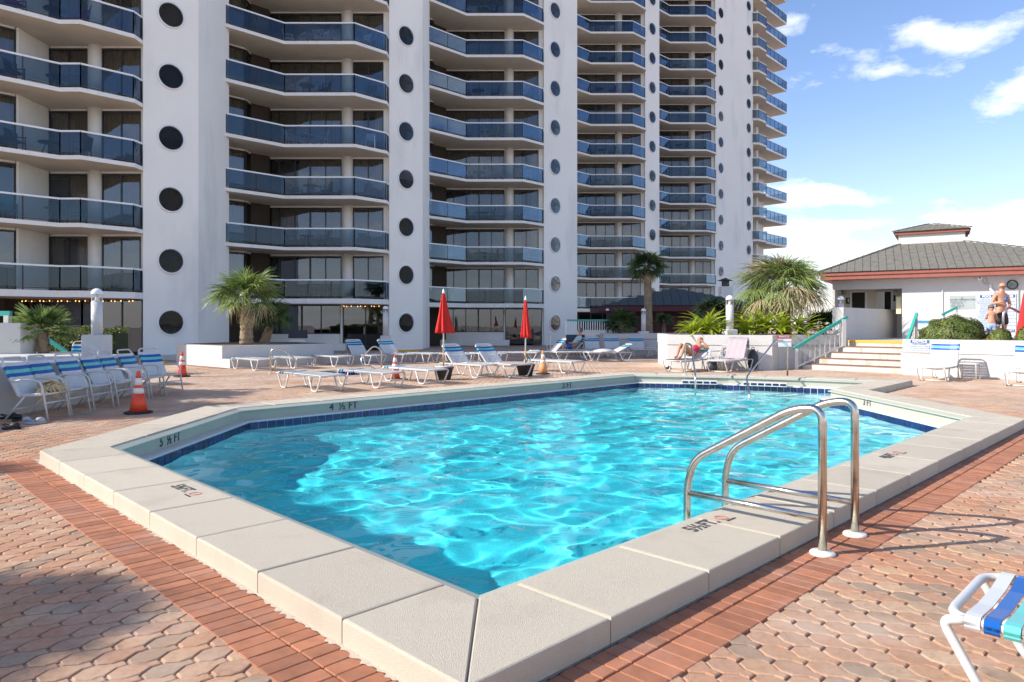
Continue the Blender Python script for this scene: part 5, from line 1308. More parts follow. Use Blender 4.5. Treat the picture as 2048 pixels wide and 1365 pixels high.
def lounger_parts(t, back=0.0, single=False, sagf=1):
    """foot at x=0, head at x=1.93; back = recline angle in degrees (0 is flat)"""
    hinge = 1.18; Lb = .75; ba = R(back); hw = .315; r_ = .019
    bp = lambda s_, y: (hinge+s_*math.cos(ba), y, HB+s_*math.sin(ba))
    mb = MB()
    for sy in (-1, 1):
        y = sy*hw
        mb.tube(arc([(.05, y, HB), (1.75, y, HB)], .05), r_, 8)
        e_ = 1.93 if back < 5 else 1.80
        for sg, x0 in ((1, 0), (-1, e_)):
            mb.tube(arc([(x0+sg*.06, y, HB), (x0-sg*.02, y, HB-.02), (x0+sg*.16, y, .02), (x0+sg*.36, y, .02), (x0+sg*.50, y, HB-.01)], .06), r_, 8)
    mb.tube(arc([(.02, -hw, HB), (.02, hw, HB)], .05), r_, 8)
    for x in (.26, e_-.26): mb.tube([(x, -hw, .02), (x, hw, .02)], r_*.9, 8)
    for x in (.5, 1.05): mb.tube([(x, -hw, HB-.03), (x, -.1, HB-.06), (x, .1, HB-.06), (x, hw, HB-.03)], r_*.7, 6)
    mb.build('frame', 'tube_white', t)
    mb = MB(); mb.tube(arc([bp(0, -hw), bp(Lb, -hw), bp(Lb, hw), bp(0, hw)], .11, 6), r_, 8)
    if back > 8:
        for sy in (-1, 1): mb.tube([bp(.48, sy*hw*.96), (hinge+.48*math.cos(ba)+.05, sy*hw*.96, HB-.03)], r_*.6, 6)
        mb.tube([(hinge+.48*math.cos(ba)+.05, -hw, HB-.03), (hinge+.48*math.cos(ba)+.05, hw, HB-.03)], r_*.6, 6)
    mb.build('back_frame', 'tube_white', t)
    pitch_ = .062
    if single:
        q = 0; s_ = Lb-.085
        while s_ > .02:
            m_ = 'vinyl_blue' if q in (1, 3) else 'vinyl_teal' if q == 2 else 'vinyl_white'
            mm = MB(); p = bp(s_, 0); strap_box(mm, p[0], p[2], ba, .051); mm.build('strap', m_, t); s_ -= pitch_; q += 1
        x = .07
        while x < hinge-.03: mm = MB(); strap_box(mm, x, HB, 0, .051); mm.build('strap', 'vinyl_white', t); x += pitch_
        return
    mw = MB(); s_ = Lb-.075; q = 0
    for nm, m_, ks in (('white_straps', 'vinyl_white', None), ('blue_strap', 'vinyl_blue', (1,)), ('teal_strap', 'vinyl_teal', (2,)), ('blue_strap', 'vinyl_blue', (3,))):
        mm = MB(); s_ = Lb-.075; q = 0
        while s_ > .02:
            if (ks and q in ks) or (ks is None and q not in (1, 2, 3)): p = bp(s_, 0); strap_box(mm, p[0], p[2], ba, .048)
            s_ -= pitch_; q += 1
        if ks is None:
            x = .07
            while x < hinge-.03: strap_box(mm, x, HB, 0, .048); x += pitch_
            tag(mm.build(nm, m_, t), kind='stuff')
        else: mm.build(nm, m_, t)
def lounger_proto(back, label, loc, rz, group='white strap loungers round the pool'):
    t = thing('sun_lounger', label, 'sun lounger', loc, rz, group); lounger_parts(t, back); return t
flat = lounger_proto(0, 'leftmost of the three flat loungers beside the pool, in front of the spa', (-3.92, 15.45, 0), R(135))
up = lounger_proto(46, 'raised back lounger with blue band just right of the first black pot', (-.62, 19.45, 0), R(135))
low = lounger_proto(26, 'lounger with its back propped low at the right end of the back row', (3.1, 28.5, 0), R(0))
KM = kidmap(flat); 
def put(src, label, cx, cy, deg, mid=True):
    """place a lounger by its centre"""
    a = R(deg); x, y = cx-.96*math.cos(a)*(1 if mid else 0), cy-.96*math.sin(a)*(1 if mid else 0); return copy_tree(src, KM, (x, y, 0), a, label)
def cpx(px, y): return ((px-1024)/F*y, y)
put(flat, 'middle of the three flat loungers beside the pool, before the small orange cone', *cpx(741, 17.0), 135)
put(flat, 'flat white strap lounger whose foot ends in front of the first black umbrella pot', *cpx(829, 18.1), 135)
put(flat, 'flat white strap lounger behind the faded cone right of the second pot', *cpx(1108, 21.9), 135)
put(up, 'raised back lounger with blue band in front of the second black pot', *cpx(1000, 20.3), 135)
put(flat, 'flat lounger at the left end of the planter ledge, nearest the planter corner', *cpx(508, 23.1), 135)
put(flat, 'flat lounger along the planter ledge seen through the left chrome grab rail', *cpx(583, 24.1), 135)
put(flat, 'flat lounger along the planter ledge midway between the two grab rails', *cpx(663, 25.2), 135)
put(up, 'raised back lounger with blue band left of the tall lamp, against the planter ledge', *cpx(727, 26.1), 135)
put(up, 'raised back lounger right behind the right chrome grab rail, in front of the lamp base', *cpx(790, 27.0), 135)
put(flat, 'flat lounger just right of the lamp base, behind the small orange cone', *cpx(842, 27.6), 135)
put(flat, 'flat lounger behind the first red umbrella pole', *cpx(905, 26.9), 130)
put(flat, 'flat lounger behind the pair of raised back loungers, left of the second umbrella', *cpx(972, 27.3), 128)
put(flat, 'flat lounger just left of the small table, right of the second umbrella pole', *cpx(1032, 28.4), 160)
put(up, 'lounger with its raised back leaning right, in front of the reclining person', *cpx(1094, 28.9), 20)
put(flat, 'flat lounger between the leaning back one and the towel draped one', *cpx(1150, 28.7), 20)
low.location = (*cpx(1172, 28.1), 0); low.rotation_euler = (0, 0, R(12))
for px, l_ in ((1186, 'leftmost upright lounger against the shaded garden wall, beside the reclining person'), (1226, 'middle upright lounger against the shaded garden wall'), (1276, 'upright lounger against the shaded garden wall beside the tiny white table')):
    put(up, l_, *cpx(px, 31.9), 90)
put(flat, 'flat lounger against the shaded garden wall, half hidden by the sunlit planter', *cpx(1330, 31.6), 40)
up2 = lounger_proto(66, 'white strap lounger with raised back right of the notice board, against the retaining wall', (10.85, 18.25, 0), R(45))
KM = kidmap(up2)
put(up2, 'raised back lounger at the right edge of the photo, against the retaining wall', 12.72, 17.35, 45)
lt = put(up2, 'lounger with a pale towel over its raised back, against the sunlit planter', 6.95, 22.35, 45)
lw = put(low, 'lounger on which the woman in the red swimsuit lies, by the sunlit planter corner', 5.62, 22.45, 45)
put(low, 'lounger back showing behind the round clipped bush on the upper deck', *cpx(1853, 22.6), 60).location.z = DK
cl = thing('sun_lounger', 'close lounger end with white, blue and teal straps in the bottom right corner', 'sun lounger', (0, 0, 0), 0, 'white strap loungers round the pool')
lounger_parts(cl, 0, True)
hx, hy = (1.685+2.11)/2, (2.73+3.13)/2; cl.rotation_euler = (0, 0, R(135)); cl.location = (hx+1.93*S2, hy-1.93*S2, .02)
# towels
T = thing('towel', 'pale mauve towel draped over the raised back of the lounger by the planter', 'towel', lt.location[:], R(45))
hinge, ba = 1.18, R(66); mb = MB(); rows = []
path = [(-.45, HB+.034)]+[(hinge-.5+.1*k_, HB+.036) for k_ in range(1, 5)]+[(hinge+.72*t_*math.cos(ba)-.03, HB+.04+.72*t_*math.sin(ba)) for t_ in (0.05, .25, .5, .75, 1.02)]+[(hinge+.82*math.cos(ba)+.03, HB+.60), (hinge+.80*math.cos(ba)+.05, HB+.35)]
path = path[3:]
for (x, z) in path:
    for q in range(13): y = -.33+.66*q/12; rows.append((x+.012*math.sin(q*1.7+x*9), y*(1+.03*math.sin(x*7)), z+.008*math.sin(q*1.3+z*14)))
k = len(path); mb.add(rows, [(a_*13+b_, a_*13+b_+1, (a_+1)*13+b_+1, (a_+1)*13+b_) for a_ in range(k-1) for b_ in range(12)], 0, True); mb.build('cloth', 'towel', T)
T = thing('towel', 'dark patterned towel spread under the woman on her lounger', 'towel', lw.location[:], R(45))
rows = [(x, -.33+.66*q/8, HB+.032+.006*math.sin(q*2+x*8)-(.05 if q in (0, 8) else 0)) for x in [.05+.12*j for j in range(10)] for q in range(9)]
MB().add(rows, [(a_*9+b_, a_*9+b_+1, (a_+1)*9+b_+1, (a_+1)*9+b_) for a_ in range(9) for b_ in range(8)], 0, True).build('cloth', 'towel_stripe', T)
T = thing('towel', 'white towel bunched on the low backed lounger at the end of the back row', 'towel', low.location[:], R(12))
leaf = dome_pts(1, 1, 1, 1, 1)
MB().lathe([(.42, 0), (.40, .05), (.25, .10), (.0001, .13)], (.75, 0, HB+.02), 14, mod=lambda a, f: 1+.15*math.sin(3*a+f*4)).build('cloth', 'vinyl_white', T)

# ------------------------------------------------------------------ striped armchairs (local +x faces forward)
def armchair(label, loc, rz, group=None):
    t = thing('pool_chair', label, 'chair', loc, rz, group); hw = .238; r_ = .016; mb = MB()
    for sy in (-1, 1):
        y = sy*hw
        mb.tube(arc([(.27, y+sy*.03, 0), (.16, y+sy*.03, .62), (-.10, y+sy*.03, .64), (-.33, y+sy*.01, .60)], .12, 6), r_, 8)
        mb.tube([(-.10, y+sy*.012, .38), (-.42, y+sy*.012, 0)], r_, 8)
        mb.tube([(-.2, y, .385), (.24, y, .41)], r_, 8)
    mb.tube([(.24, -hw, .41), (.24, hw, .41)], r_*.9, 8); mb.tube([(.222, -hw-.02, .27), (.222, hw+.02, .27)], r_*.8, 8)
    mb.tube([(-.28, -hw, .17), (-.28, hw, .17)], r_*.8, 8)
    mb.build('frame', 'tube_white', t)
    bt = lambda s_: (-.2-.30*s_, .385+.60*s_)
    a0, a1 = bt(0), bt(.97)
    MB().tube(arc([(a0[0], -hw, a0[1]), (a1[0], -hw, a1[1]), (a1[0], hw, a1[1]), (a0[0], hw, a0[1])], .10, 6), r_, 8).build('back_frame', 'tube_white', t)
    pitch_ = math.atan2(.60, -.30)-math.pi
    for nm, m_, ks in (('back_straps', 'vinyl_white', (0, 4, 5, 6, 7, 8)), ('blue_strap', 'vinyl_blue', (1,)), ('teal_strap', 'vinyl_teal', (2,)), ('blue_strap', 'vinyl_blue', (3,))):
        mm = MB()
        for q in ks: p = bt(.79-q*.092); strap_box(mm, p[0], p[1], pitch_, .056, hw, .01)
        o = mm.build(nm, m_, t)
        if len(ks) > 1: tag(o, kind='stuff')
    mm = MB()
    for q in range(7): strap_box(mm, .20-q*.062, .408-q*.0035, .05, .054, hw, .02)
    tag(mm.build('seat_straps', 'vinyl_white', t), kind='stuff')
    return t
first = armchair('first striped armchair at the left end of the row, with straw fronds', (-7.44, 11.15, 0), 0, 'row of striped armchairs')
KM = kidmap(first)
names = ['second', 'third', 'fourth', 'fifth', 'sixth', 'seventh and farthest']
for k in range(6):
    yy = 11.15+(k+1)*.66; copy_tree(first, KM, (-7.5+.02*(k % 3)-.02*(k > 3), yy, 0), R([2, -3, 1, 4, -2, -24][k]), f'{names[k]} striped pool armchair from the left of the row')
c_ = copy_tree(first, KM, (*cpx(159, 19.0), .05), R(-70), 'single striped chair back showing over the wall left of the bollard lamp'); c_.pop('group', None) if hasattr(c_, 'pop') else None
# straw fronds on the first chair seat
t = thing('straw_fronds', 'frayed tan straw fronds lying on the first two armchair seats', 'straw', (-7.42, 11.22, .47))
FM = fan_mesh('straw_blade', 'straw', .05, .33, 16, R(100), .5, 77, .02, 'straw')
for q, a in enumerate((.3, 1.4, -.9, 2.6)): o = link('straw_blade', FM, t); o.rotation_euler = (.2*q, -.15, a); o.location = (.06*q-.1, .1*q-.1, .02*q)
# sandals
def sandals(label, px, py, m_, rz, cat='sandals'):
    p = G(px, py); t = thing('sandal', label, cat, p, rz)
    sole = MB().lathe([(.001, .0), (.05, .0), (.055, .03), (.001, .032)], seg=14); 
    o = sole.build('sole', m_, t); o.scale = (2.5, 1, 1)
    o = MB().lathe([(.056, .03), (.058, .07), (.03, .095), (.001, .10)], (.0, 0, 0), 12).build('strap', m_, t); o.scale = (1.15, .95, 1); o.location = (.045, 0, 0)
    MB().tube(arc([(-.02, -.045, .04), (-.10, -.04, .07), (-.12, 0, .075), (-.10, .04, .07), (-.02, .045, .04)], .03), .008, 6).build('heel_strap', m_, t)
sandals('black clog sandal lying in the shade nearest the left edge', 18, 838, 'sandal', .3); sandals('second black clog in the shade behind the sandals', 34, 842, 'sandal', 1.9)
sandals('grey slip on sandal closest to the first chair leg', 73, 848, 'sandal_grey', .6); sandals('grey slip on sandal beside the black clogs', 55, 847, 'sandal_grey', 2.4)
sandals('single black sandal in the sun in front of the row', 23, 859, 'sandal', .1)
sandals('dark flip flops on the paving by the foot of the woman lounger', 1336, 738, 'sandal', .2); 
sandals('dark shoes left on the yellow kerb by the second window tower', 786, 697, 'sandal', .2)

# ------------------------------------------------------------------ tables
def side_table(label, x, y, rz=0, z=0, w_=.42, h=.42):
    t = thing('side_table', label, 'table', (x, y, z), rz, 'small white side tables'); mb = MB()
    MB().bbox((0, 0, h), (w_, w_, .03), .03).build('tabletop', 'vinyl_white', t)
    for sx in (-1, 1):
        for sy in (-1, 1): MB().tube(arc([(sx*w_*.38, sy*w_*.38, h-.01), (sx*w_*.46, sy*w_*.46, h-.04), (sx*w_*.48, sy*w_*.48, 0)], .05), .014, 8).build('leg', 'tube_white', t)
side_table('small white table between the two right hand loungers at the retaining wall', *cpx(1938, 18.9), R(45), 0, .44, .44)
side_table('small white table between the second umbrella and the leaning back lounger', *cpx(1069, 28.6), .2)
side_table('tiny white table in the shade at the garden wall', *cpx(1302, 32.2), 0)
side_table('small white table beside the woman, with cup and bottles', *cpx(1422, 22.6), .3, 0, .42, .46)
# things on and under it
t = thing('cup', 'tall pale drinking cup on the small table beside the woman', 'cup', (*cpx(1420, 22.5), .475)); MB().lathe([(.035, 0), (.045, .2), (.04, .2), (.03, .01)], seg=14).build('cup_body', 'cone_band', t); MB().tube([(0, 0, .1), (.02, 0, .27)], .006, 5).build('straw', 'white', t)
t = thing('bag', 'dark beach bag on the paving under the small table', 'bag', (*cpx(1424, 22.2), 0), .2); MB().lathe([(.15, 0), (.19, .12), (.16, .28), (.12, .30), (.0001, .26)], seg=14, mod=lambda a, f: 1+.1*math.sin(2*a)).build('bag_body', 'furn_dark', t); MB().tube(arc([(-.1, 0, .28), (-.06, 0, .42), (.06, 0, .42), (.1, 0, .28)], .06), .01, 6).build('handle', 'furn_dark', t)
t = thing('bag', 'black bag hanging behind the towel draped lounger', 'bag', (*cpx(1506, 22.9), 0), .2); MB().lathe([(.12, .05), (.17, .2), (.15, .5), (.06, .66), (.0001, .68)], seg=14, mod=lambda a, f: 1+.12*math.sin(2*a+1)).build('bag_body', 'furn_dark', t); MB().tube(arc([(-.06, 0, .6), (-.04, 0, .74), (.04, 0, .74), (.06, 0, .6)], .04), .01, 6).build('handle', 'furn_dark', t)
t = thing('chair', 'white wire armchair standing behind the small table beside the woman', 'chair', (*cpx(1440, 23.0), 0), R(200)); MB().tube(arc([(-.2, -.25, 0), (-.25, -.25, .8), (-.25, .25, .8), (-.2, .25, 0)], .15), .016, 8).tube(arc([(.25, -.25, 0), (.2, -.25, .6), (-.2, -.25, .6)], .1), .016, 8).tube(arc([(.25, .25, 0), (.2, .25, .6), (-.2, .25, .6)], .1), .016, 8).build('frame', 'tube_white', t); MB().bbox((0, 0, .42), (.45, .5, .03), .02).build('seat', 'vinyl_white', t)

# ------------------------------------------------------------------ cones
def cone(label, px, py, m_, h=.70, tilt=0):
    t = thing('traffic_cone', label, 'traffic cone', G(px, py), random.uniform(0, 3), 'traffic cones on the deck')
    rr = lambda z: .145*(1-z/h)+.028*(z/h)
    MB().lathe([(.215, 0), (.225, .015), (.21, .035), (.15, .045), (.0001, .045)], seg=8).build('base', 'rubber', t)
    zs = [.04, .16, .34, .35, .45, .46, .50, .51, .60, .61, h-.01, h]
    for nm, a, b_, mm in (('cone_body', .04, .335, m_), ('reflective_band', .335, .43, 'cone_band'), ('collar', .43, .475, m_), ('reflective_band', .475, .595, 'cone_band'), ('cone_tip', .595, h, m_)):
        MB().lathe([(rr(a), a), (rr((a+b_)/2), (a+b_)/2), (rr(b_), b_)]+([(rr(b_)*.8, b_+.01)] if nm == 'cone_tip' else []), seg=24).build(nm, mm, t)
cone('large orange cone with a black base in front of the striped armchairs', 277, 827, 'cone_orange')
cone('orange cone standing alone left of the planter', 364, 754, 'cone_orange')
cone('orange cone between the flat loungers beside the sunken spa', 790, 760, 'cone_orange', .66)
cone('faded pale orange cone just right of the second black umbrella pot', 1086, 749, 'cone_faded')

# ------------------------------------------------------------------ closed red umbrellas in pots
def umbrella(label, lab_pot, px, py, y, ztop, zbot, rbot, seed):
    x = (px-1024)/F*y; rd = random.Random(seed)
    t = thing('umbrella_pot', lab_pot, 'pot', (x, y, 0), 0, 'black pots holding umbrellas')
    MB().lathe([(.0001, 0), (.19, 0), (.26, .30), (.275, .30), (.28, .345), (.25, .345), (.245, .32)], seg=28).build('pot_body', 'pot', t)
    MB().lathe([(.25, .325), (.235, .36), (.0001, .37)], seg=22, mod=lambda a, f: 1+.02*math.sin(7*a)).build('concrete_fill', 'concrete', t)
    t = thing('closed_umbrella', label, 'umbrella', (x, y, .3), 0, 'closed red umbrellas')
    zt, zb = ztop-.3, zbot-.3
    MB().tube([(0, 0, 0), (0, 0, .14)], .02, 10).build('sleeve', 'frame_dark', t); MB().tube([(0, 0, .14), (0, 0, .50)], .021, 10).build('lower_pole', 'wood', t)
    MB().tube([(0, 0, .50), (0, 0, zt)], .019, 10).build('upper_pole', 'white', t)
    n_ = 15; prof_ = [(.02, zt-.02)]+[(.035+(rbot-.035)*(f**1.05)*(1+.03*math.sin(9*f)), zt-.02-(zt-zb)*f) for f in [q/12 for q in range(1, 13)]]
    prof_ = prof_[::-1]
    MB().lathe(prof_, (0, 0, 0), 96, mod=lambda a, f: 1+(.30-.12*f)*math.sin(8*a+2.2*f+seed)*(.6+.4*math.sin(3*a+seed))+.05*math.sin(17*a+5*f)+(.10 if math.cos(a-.2) > .5 and f < .5 else 0)*(1-f)).build('canopy', 'umbrella_red', t)
    MB().lathe([(.001, zt+.09), (.02, zt+.05), (.028, zt), (.04, zt-.04)][::-1], seg=12).build('finial', 'white', t)
    MB().tube([(.05*math.cos(a)*1.6, .05*math.sin(a)*1.6, zb+(zt-zb)*.62) for a in [q*.4 for q in range(16)]], .006, 5, closed=True).build('tie', 'umbrella_red', t)
umbrella('closed red umbrella in the left black pot, hanging wide at the hem', 'left black umbrella pot filled with concrete', 887, 759, 18.9, 2.36, 1.27, .215, 1)
umbrella('slimmer closed red umbrella in the right black pot, tucked in at the hem', 'right black umbrella pot filled with concrete', 1051, 752, 20.2, 2.22, 1.12, .135, 4)

# ------------------------------------------------------------------ handrails
def perp(p, t_): return Vector((p[0]-S2*t_, p[1]+S2*t_, 0))
PR = thing('pool_handrail', 'pair of curved stainless steel pool handrails at the near coping', 'handrail')
for bx, by in ((2.015, 4.57), (2.425, 4.98)):
    b0 = (bx, by); pt = lambda t_, z: perp(b0, t_)+Vector((0, 0, z))
    r_ = link('rail', None, PR)
    MB().tube(arc([pt(0, 0.0), pt(0, .955), pt(.20, .93), pt(.93, .50), pt(.995, .30), pt(.995, -.9)], .17, 8), .0275, 16).build('curved_tube', 'steel', r_)
    MB().tube([pt(.015, .235), pt(.985, .235)], .022, 14).build('cross_bar', 'steel', r_)
    MB().lathe([(.078, 0), (.080, .012), (.072, .022), (.035, .026), (.028, .03)], pt(0, .002), 28).build('escutcheon', 'escutcheon', r_)
def steel_path(t, pts, r_=.022, rad=.14, base=()):
    MB().tube(arc(pts, rad, 7), r_, 12).build('tube', 'steel', t)
    for b_ in base: MB().lathe([(.06, 0), (.06, .015), (.03, .02)], b_, 18).build('escutcheon', 'escutcheon', t)
# step rails at the far end of the pool
t = thing('step_handrail', 'left steel handrail going down the far pool steps', 'handrail')
a, b_ = G(1374, 744, .0), D(1389, 779, 16.4); a = Vector((4.68, 18.95, .0))
steel_path(t, [(4.66, 18.95, .1), (4.66, 18.95, .98), (4.72, 18.55, .96), (4.40, 16.9, .28), (4.36, 16.75, -.4)], base=[(4.66, 18.95, HC)])
t = thing('step_handrail', 'right steel handrail with a small red notice going down the far pool steps', 'handrail')
p0, p1 = D(1575, 748, 18.6), D(1500, 785, 15.9)
steel_path(t, [(p0.x, 18.6, .1), (p0.x, 18.6, 1.08), (p0.x-.45, 18.3, 1.05), (p1.x+.12, 16.5, .25), (p1.x, 15.95, -.1), (p1.x, 15.9, -.5)], base=[(p0.x, 18.6, 0.02)])
t2 = thing('rail_sign', 'small red and white no entry notice fixed on the right step rail', 'sign', (p0.x-.12, 18.5, 1.12))
MB().box((-.02, -.03, .04), (.40, .012, .085)).build('board', 'sign_red', t2); text('PRIVATE', .075, 'white', frame_mtx((p0.x-.14, 18.46, 1.16), (1, 0, 0), (0, 0, 1)), t2).matrix_world = frame_mtx((0, 0, 0), (1, 0, 0), (0, 1, 0))
MB().box((.0, -.025, -.12), (.34, .01, .20)).build('small_print_board', 'white', t2)
text('RESIDENTS AND GUESTS ONLY', .026, 'sign_red', frame_mtx((p0.x-.12, 18.465, 1.03), (1, 0, 0), (0, 0, 1)), t2).matrix_world = Matrix()
# spa grab rails
for lab, pts in (('left loop shaped grab rail at the sunken spa', [(541, 752, 21.3), (541, 699, 21.3), (562, 697, 21.3), (594, 722, 21.6), (592, 738, 21.7), (562, 741, 21.6), (556, 752, 21.5)]),
                 ('right loop shaped grab rail at the sunken spa', [(763, 744, 23.0), (763, 700, 23.0), (748, 691, 23.0), (722, 716, 22.8), (724, 730, 22.7), (744, 734, 22.9), (752, 743, 23.0)])):
    t = thing('grab_rail', lab, 'handrail'); P_ = [D(*p_) for p_ in pts]; P_[0].z = 0; P_[-1].z = 0
    steel_path(t, P_, .024, .2, base=[P_[0], P_[-1]])
t = thing('deck_handrail', 'steel handrail by the red cloth at the right edge on the upper deck', 'handrail')
steel_path(t, [D(2006, 690, 20.3), D(2006, 627, 20.3), D(2018, 614, 20.3), D(2052, 632, 20.3), D(2090, 655, 20.3)], .035, .25)
t = thing('closed_umbrella', 'red cloth of a closed umbrella cut off by the right edge of the photo', 'umbrella', ((2056-1024)/F*20.0, 20.0, DK))
MB().lathe([(.26, .05), (.27, .25), (.2, .7), (.12, 1.3), (.03, 1.75)], seg=60, mod=lambda a, f: 1+.14*math.sin(7*a+f)).build('canopy', 'red_cloth', t); MB().tube([(0, 0, 0), (0, 0, 1.8)], .02, 8).build('pole', 'white', t)
# sunken spa
SP = thing('spa_pool', 'small sunken spa pool with dark blue tiles between the grab rails', 'spa', (SPA_C.x, SPA_C.y, 0))
mb = MB(); sp = [tuple(Vector(p)-SPA_C) for p in SPA]; k = 8
mb.add([(*p, -.012) for p in sp]+[(*p, -.9) for p in sp], [((q+1) % 8, q, 8+q, 8+(q+1) % 8) for q in range(8)]+[tuple(range(8, 16))]); mb.build('basin', 'basin', SP)
cop_o = [(p[0]*1.12, p[1]*1.12) for p in sp]
mb = MB(); mb.add([(*p, .012) for p in sp]+[(*p, .012) for p in cop_o]+[(*p, -.01) for p in cop_o]+[(*p, -.02) for p in sp], [(q, (q+1) % 8, 8+(q+1) % 8, 8+q)[::-1] for q in range(8)]+[(8+q, 8+(q+1) % 8, 16+(q+1) % 8, 16+q)[::-1] for q in range(8)]); mb.build('coping', 'coping', SP)
for q in range(8):
    a, b_ = Vector(sp[q]), Vector(sp[(q+1) % 8]); L = (b_-a).length; rz = math.atan2((b_-a).y, (b_-a).x); kk = int(L/.15)
    for j in range(kk): p = a.lerp(b_, (j+.5)/kk)*.985; link('tile', tile_me, SP, (p.x, p.y, -.085), rz)
m = bpy.data.materials.new('spa_water'); m.use_nodes = True; M['spa_water'] = m
b = m.node_tree.nodes['Principled BSDF']; b.inputs['Base Color'].default_value = (.03, .40, .48, 1); b.inputs['Roughness'].default_value = .05
MB().add([(*p, -.17) for p in sp], [tuple(range(8))]).build('water', 'spa_water', SP)
# clutter in the shade by the third tower
for q, (px, py, y) in enumerate(((1143, 664, 34.0), (1157, 662, 34.2), (1172, 664, 34.1))):
    o = link('patio_chair', CH['dark'], None, (*cpx(px, y), .02), R(20*q)); tag(o, ['dark patio chair leftmost in the shaded group by the teal capped fence', 'dark patio chair in the middle of the shaded group by the teal capped fence', 'dark patio chair rightmost in the shaded group by the teal capped fence'][q], 'chair', 'dark chairs by the teal capped fence')

# ------------------------------------------------------------------ people
def skin_body(name, J, E_, m_, parent, sub=2, root='pelvis'):
    """grow one continuous body over a skeleton; J: name -> (x, y, z, rx, ry)"""
    names_ = list(J); me = bpy.data.meshes.new(name); me.from_pydata([J[k_][:3] for k_ in names_], [(names_.index(a), names_.index(b_)) for a, b_ in E_], [])
    o = bpy.data.objects.new(name, me); COL.objects.link(o)
    md = o.modifiers.new('s', 'SKIN'); md.use_smooth_shade = True
    for i_, k_ in enumerate(names_):
        j = J[k_]; v = me.skin_vertices[0].data[i_]; v.radius = (j[3], j[4] if len(j) > 4 else j[3]); v.use_root = (k_ == root)
    s_ = o.modifiers.new('d', 'SUBSURF'); s_.levels = sub
    bpy.context.view_layer.update()
    m2 = bpy.data.meshes.new_from_object(o.evaluated_get(bpy.context.evaluated_depsgraph_get())); bpy.data.objects.remove(o)
    m2.materials.clear(); m2.materials.append(M[m_]); m2.polygons.foreach_set('use_smooth', [True]*len(m2.polygons)); return link(name, m2, parent)
def head(parent, c, r_, face, m_='skin', hair='hair', bald=False, glasses=False):
    """head details on a skinned head: nose, ears, eyes, mouth, hair; face = yaw the face looks to (0 is -y)"""
    h = link('head', None, parent, c, face)
    MB().lathe([(.0001, -r_*1.25), (r_*.45, -r_*1.15), (r_*.78, -r_*.65), (r_*.93, 0), (r_*.98, r_*.45), (r_*.8, r_*.95), (r_*.4, r_*1.2), (.0001, r_*1.25)], seg=20).build('face', m_, h)
    MB().lathe([(.0001, -.02), (.017, -.018), (.013, .012), (.004, .035)], (0, -r_*.96, 0), 8).build('nose', m_, h)
    for s_ in (-1, 1):
        MB().lathe([(.0001, -.032), (.012, -.02), (.015, .012), (.0001, .032)], (s_*r_*.97, .01, 0), 8).build('ear', m_, h)
        if glasses: MB().lathe([(.0001, -.018), (.026, -.008), (.026, .008), (.0001, .016)], (s_*r_*.38, -r_*.88, r_*.22), 10).build('lens', 'dark', h)
        else: MB().lathe([(.0001, -.008), (.012, 0), (.0001, .008)], (s_*r_*.36, -r_*.90, r_*.2), 8).build('eye', 'dark', h)
    MB().box((0, -r_*.86, -r_*.52), (.05, .02, .010)).build('mouth', 'swimsuit', h)
    if glasses: MB().bar((-r_*.95, -.0, r_*.25), (-r_*.6, -r_*.8, r_*.25), .008).bar((r_*.95, 0, r_*.25), (r_*.6, -r_*.8, r_*.25), .008).bar((-r_*.2, -r_*.95, r_*.26), (r_*.2, -r_*.95, r_*.26), .008).build('glasses_frame', 'dark', h)
    if not bald:
        MB().lathe([(r_*1.03, -r_*.35), (r_*1.08, r_*.2), (r_*1.0, r_*.8), (r_*.6, r_*1.22), (.0001, r_*1.34)], (0, r_*.22, 0), 18).build('hair', hair, h)
    else:
        MB().lathe([(r_*.98, -r_*.25), (r_*1.04, r_*.15), (r_*.96, r_*.42)], (0, r_*.10, 0), 18).build('hair', hair, h)
    return h
def hand(parent, c, d, m_='skin', s_=1.0, curl=.5):
    """five fingered hand at c pointing along d"""
    d = Vector(d).normalized(); up = Vector((0, 0, 1)) if abs(d.z) < .9 else Vector((0, 1, 0)); sd = d.cross(up).normalized(); nn = sd.cross(d); c = Vector(c)
    mb = MB(); mb.tube([c-d*.02*s_, c+d*.03*s_, c+d*.075*s_, c+d*.09*s_], .03*s_, 8, rs=[.022*s_, .034*s_, .036*s_, .028*s_])
    for k_, (o_, L) in enumerate(((-.027, .06), (-.009, .07), (.009, .065), (.026, .05))):
        b_ = c+d*.085*s_+sd*o_*s_; m1 = b_+d*L*.5*s_-nn*curl*.012*s_; m2_ = m1+(d*(1-curl)-nn*curl).normalized()*L*.5*s_; mb.tube([b_, m1, m2_], .008*s_, 6)
    b_ = c+d*.03*s_-sd*.03*s_; mb.tube([b_, b_+(d-sd*.8-nn*.4).normalized()*.04*s_, b_+(d-sd*.2-nn*.8).normalized()*.07*s_], .0095*s_, 6)
    return mb.build('hand', m_, parent)
